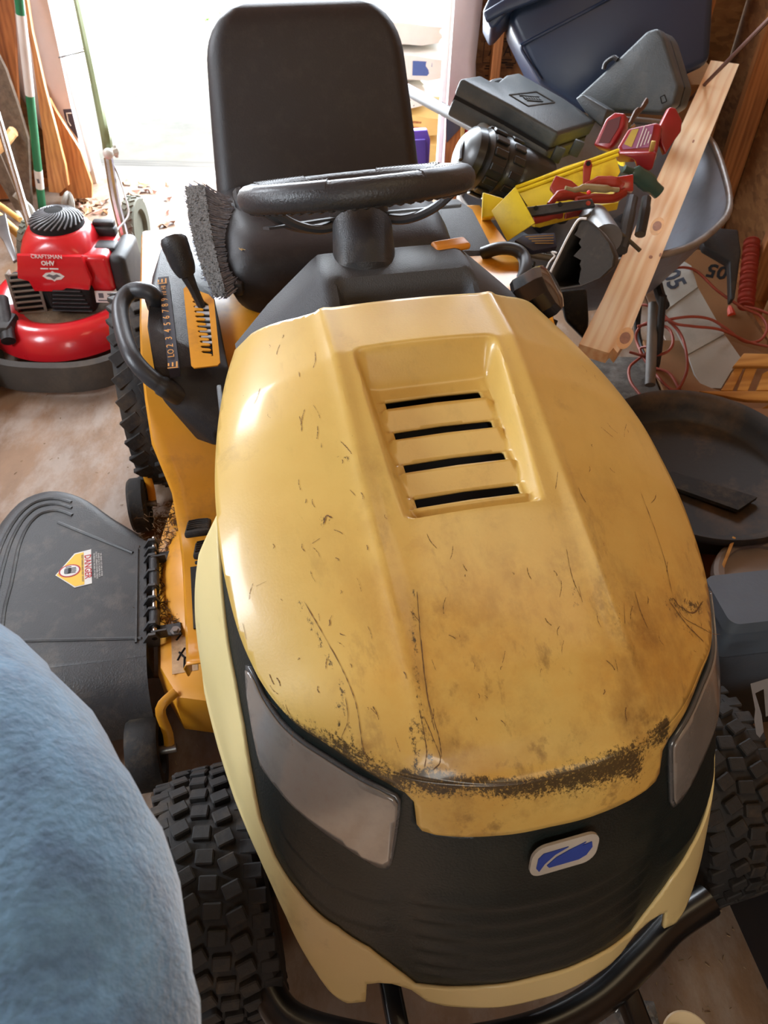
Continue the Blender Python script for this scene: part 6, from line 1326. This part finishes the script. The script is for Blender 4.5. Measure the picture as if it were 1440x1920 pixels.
# --- near tote and dark bin at the right edge
nt = thing('near_tote', 'blue-grey ribbed tote at the right edge beside the hood', 'storage bin', tuple(at(1400, 1300, .0))); m_nt = mat('blue_grey_tote', (84, 96, 110), .36, var=.12, vs=6, bump=.1, bs=120, dirt=(96, 100, 104), damt=.3, ds=14)
F = frame(Vector((.85, .90, 0)), (1, .16, 0), (-.16, 1, 0)); q = M(); q.x = F
q.loft([[(x, y, 0) for x, y in rrect(.44, .06, .02)], [(x, y, .30) for x, y in rrect(.47, .08, .02)]]); obj('tub', q, m_nt, nt, world=True, smooth=40)
q = M(); q.x = F
for (z0, z1, w, dd) in ((.30, .325, .470, .075), (.335, .362, .490, .092), (.372, .398, .510, .108), (.408, .43, .525, .12)): q.loft([[(x, y, z0) for x, y in rrect(w, dd, .018)], [(x, y, z1) for x, y in rrect(w-.010, dd-.010, .018)]])
obj('lid', q, m_nt, nt, world=True, smooth=40)
db = thing('dark_blue_bin', 'dark navy bin with peeling silver tape, right of the front wheel', 'bin', (.80, .52, 0)); m_db = mat('navy_black_plastic', (26, 32, 42), .45, var=.15, vs=6)
F = frame(Vector((.815, .42, 0)), (1, .18, 0), (-.18, 1, 0)); q = M(); q.x = F
q.loft([[(x, y, 0) for x, y in rrect(.30, .44, .03)], [(x, y, .30) for x, y in rrect(.35, .50, .03)]]); obj('tub', q, m_db, db, world=True, smooth=40)
q = M(); m_tape = mat('silver_tape', (128, 130, 136), .4, metal=.3, var=.15); tpP = F @ Vector((-.166, .10, .22)); tpn = (F.to_3x3() @ Vector((-1, 0, .12)))
plate(q, [(1407, 1282), (1440, 1272), (1446, 1340), (1436, 1344), (1432, 1292), (1416, 1300), (1428, 1340), (1432, 1372), (1420, 1390), (1414, 1350), (1416, 1330)], atd(1424, 1330, (tpP-Vector((0, 0, CH))).dot(fwv)), Vector((-.5, -.4, .8)), .0008); obj('tape_strip', q, m_tape, db, world=True, smooth=0)
# --- cup and crumpled bag at the bottom edge
q = M(); cupc = at(1296, 1925, .16); q.x = T(cupc.x+.0, cupc.y-.012, 0) @ Matrix.Scale(.84, 4); q.lathe([(0, .0), (.030, .0), (.044, .155), (.046, .160), (.043, .162), (.040, .155), (.030, .02), (0, .02)], seg=36); single('cream_cup', q, mat('cream_cup', (232, 214, 176), .4, var=.03), 'cream-coloured cup standing on the floor at the bottom edge', 'cup', smooth=50)
q = M(); random.seed(4); bc_ = at(1178, 1915, .08); b = bmesh.new(); bmesh.ops.create_icosphere(b, subdivisions=3, radius=1)
for v in b.verts: k = 1+random.uniform(-.22, .22); v.co = Vector((v.co.x*.045*k, v.co.y*.035*k, v.co.z*.05*k))
q.bm(b, T(bc_)); single('crumpled_plastic_bag', q, mat('clear_crumpled_film', (150, 150, 150), .15, trans=.6, coat=.5), 'crumpled clear plastic film on the floor by the bumper', 'plastic bag', smooth=0)
# litter on the floor
q = M(); random.seed(12)
for k in range(420):
    x, y = random.choice([(random.uniform(-1.4, -.5), random.uniform(1.3, 2.4)), (random.uniform(-.55, -.2), random.uniform(.2, .9)), (random.uniform(.45, .75), random.uniform(.15, .7)), (random.uniform(-1.3, -.6), random.uniform(2.6, 3.5))])
    p = Vector((x, y, .002)); a = random.uniform(0, 6.28); l = random.uniform(.003, .012); q.tube([p, p+Vector((math.cos(a)*l, math.sin(a)*l, .001))], random.uniform(.0006, .0013), 3)
single('floor_litter', q, mat('straw_litter', (150, 126, 96), .9, var=.4), 'dry grass clippings and dust scattered over the plywood floor', 'litter', smooth=0, kind='stuff')
# ================================================================ PERSON : a denim-clad leg raised in front of the camera
m_den = mat('blue_denim', (96, 138, 172), .9, var=.2, vs=26, bump=.45, bs=160, dirt=(44, 70, 102), damt=.6, ds=16, thr=.44)
m_den.node_tree.nodes['Principled BSDF'].inputs['Sheen Weight'].default_value = .6
b = bmesh.new(); k0, k1, k2 = atd(-270, 1335, .62), atd(60, 1725, .53), atd(55, 2040, .47); J = [(-.16, -.42, .86), tuple(k2), tuple(k1), tuple(k0), (k0.x-.01, k0.y+.04, .78), (k0.x-.03, k0.y+.03, .60), (k0.x-.04, k0.y+.03, .36), (k0.x-.05, k0.y+.03, .14), (.06, -.42, .84), (.07, -.36, .46), (.07, -.40, .10)]
Rr = [.155, .112, .125, .146, .115, .085, .078, .065, .13, .09, .07]
E_ = [(0, 1), (1, 2), (2, 3), (3, 4), (4, 5), (5, 6), (6, 7), (0, 8), (8, 9), (9, 10)]
me = bpy.data.meshes.new('person'); me.from_pydata(J, E_, []); pr = bpy.data.objects.new('person', me); scn.collection.objects.link(pr)
md = pr.modifiers.new('skin', 'SKIN'); md.use_smooth_shade = True; sv = me.skin_vertices[0].data
for i, r in enumerate(Rr): sv[i].radius = (r, r)
sv[0].use_root = True
md = pr.modifiers.new('sub', 'SUBSURF'); md.levels = 3; md.render_levels = 3
tx = bpy.data.textures.new('folds', 'CLOUDS'); tx.noise_scale = .06; dp_ = pr.modifiers.new('folds', 'DISPLACE'); dp_.texture = tx; dp_.strength = .016; dp_.texture_coords = 'GLOBAL'
me.materials.append(m_den); tag(pr, 'person in blue denim with one knee raised at the lower left', 'person'); b.free()
for s, (x, y, z, rz) in enumerate(((k0.x-.05, k0.y+.06, .0, .05), (.07, -.36, .0, 0))):
    q = M(); rr = []
    for (v, w, h0, h) in ((-.09, .06, .0, .10), (-.07, .08, .0, .115), (0, .085, 0, .11), (.08, .09, 0, .075), (.15, .085, 0, .055), (.19, .05, .005, .035)): rr.append([(x+a*1.0, y+v, z+h0+(b_+h/2)) for a, b_ in rrect(w, h, h*.35, 5)])
    q.loft(rr); so = obj('boot', q, mat('brown_boot', (74, 52, 38), .6, var=.2, bump=.2), pr, world=True, smooth=60)
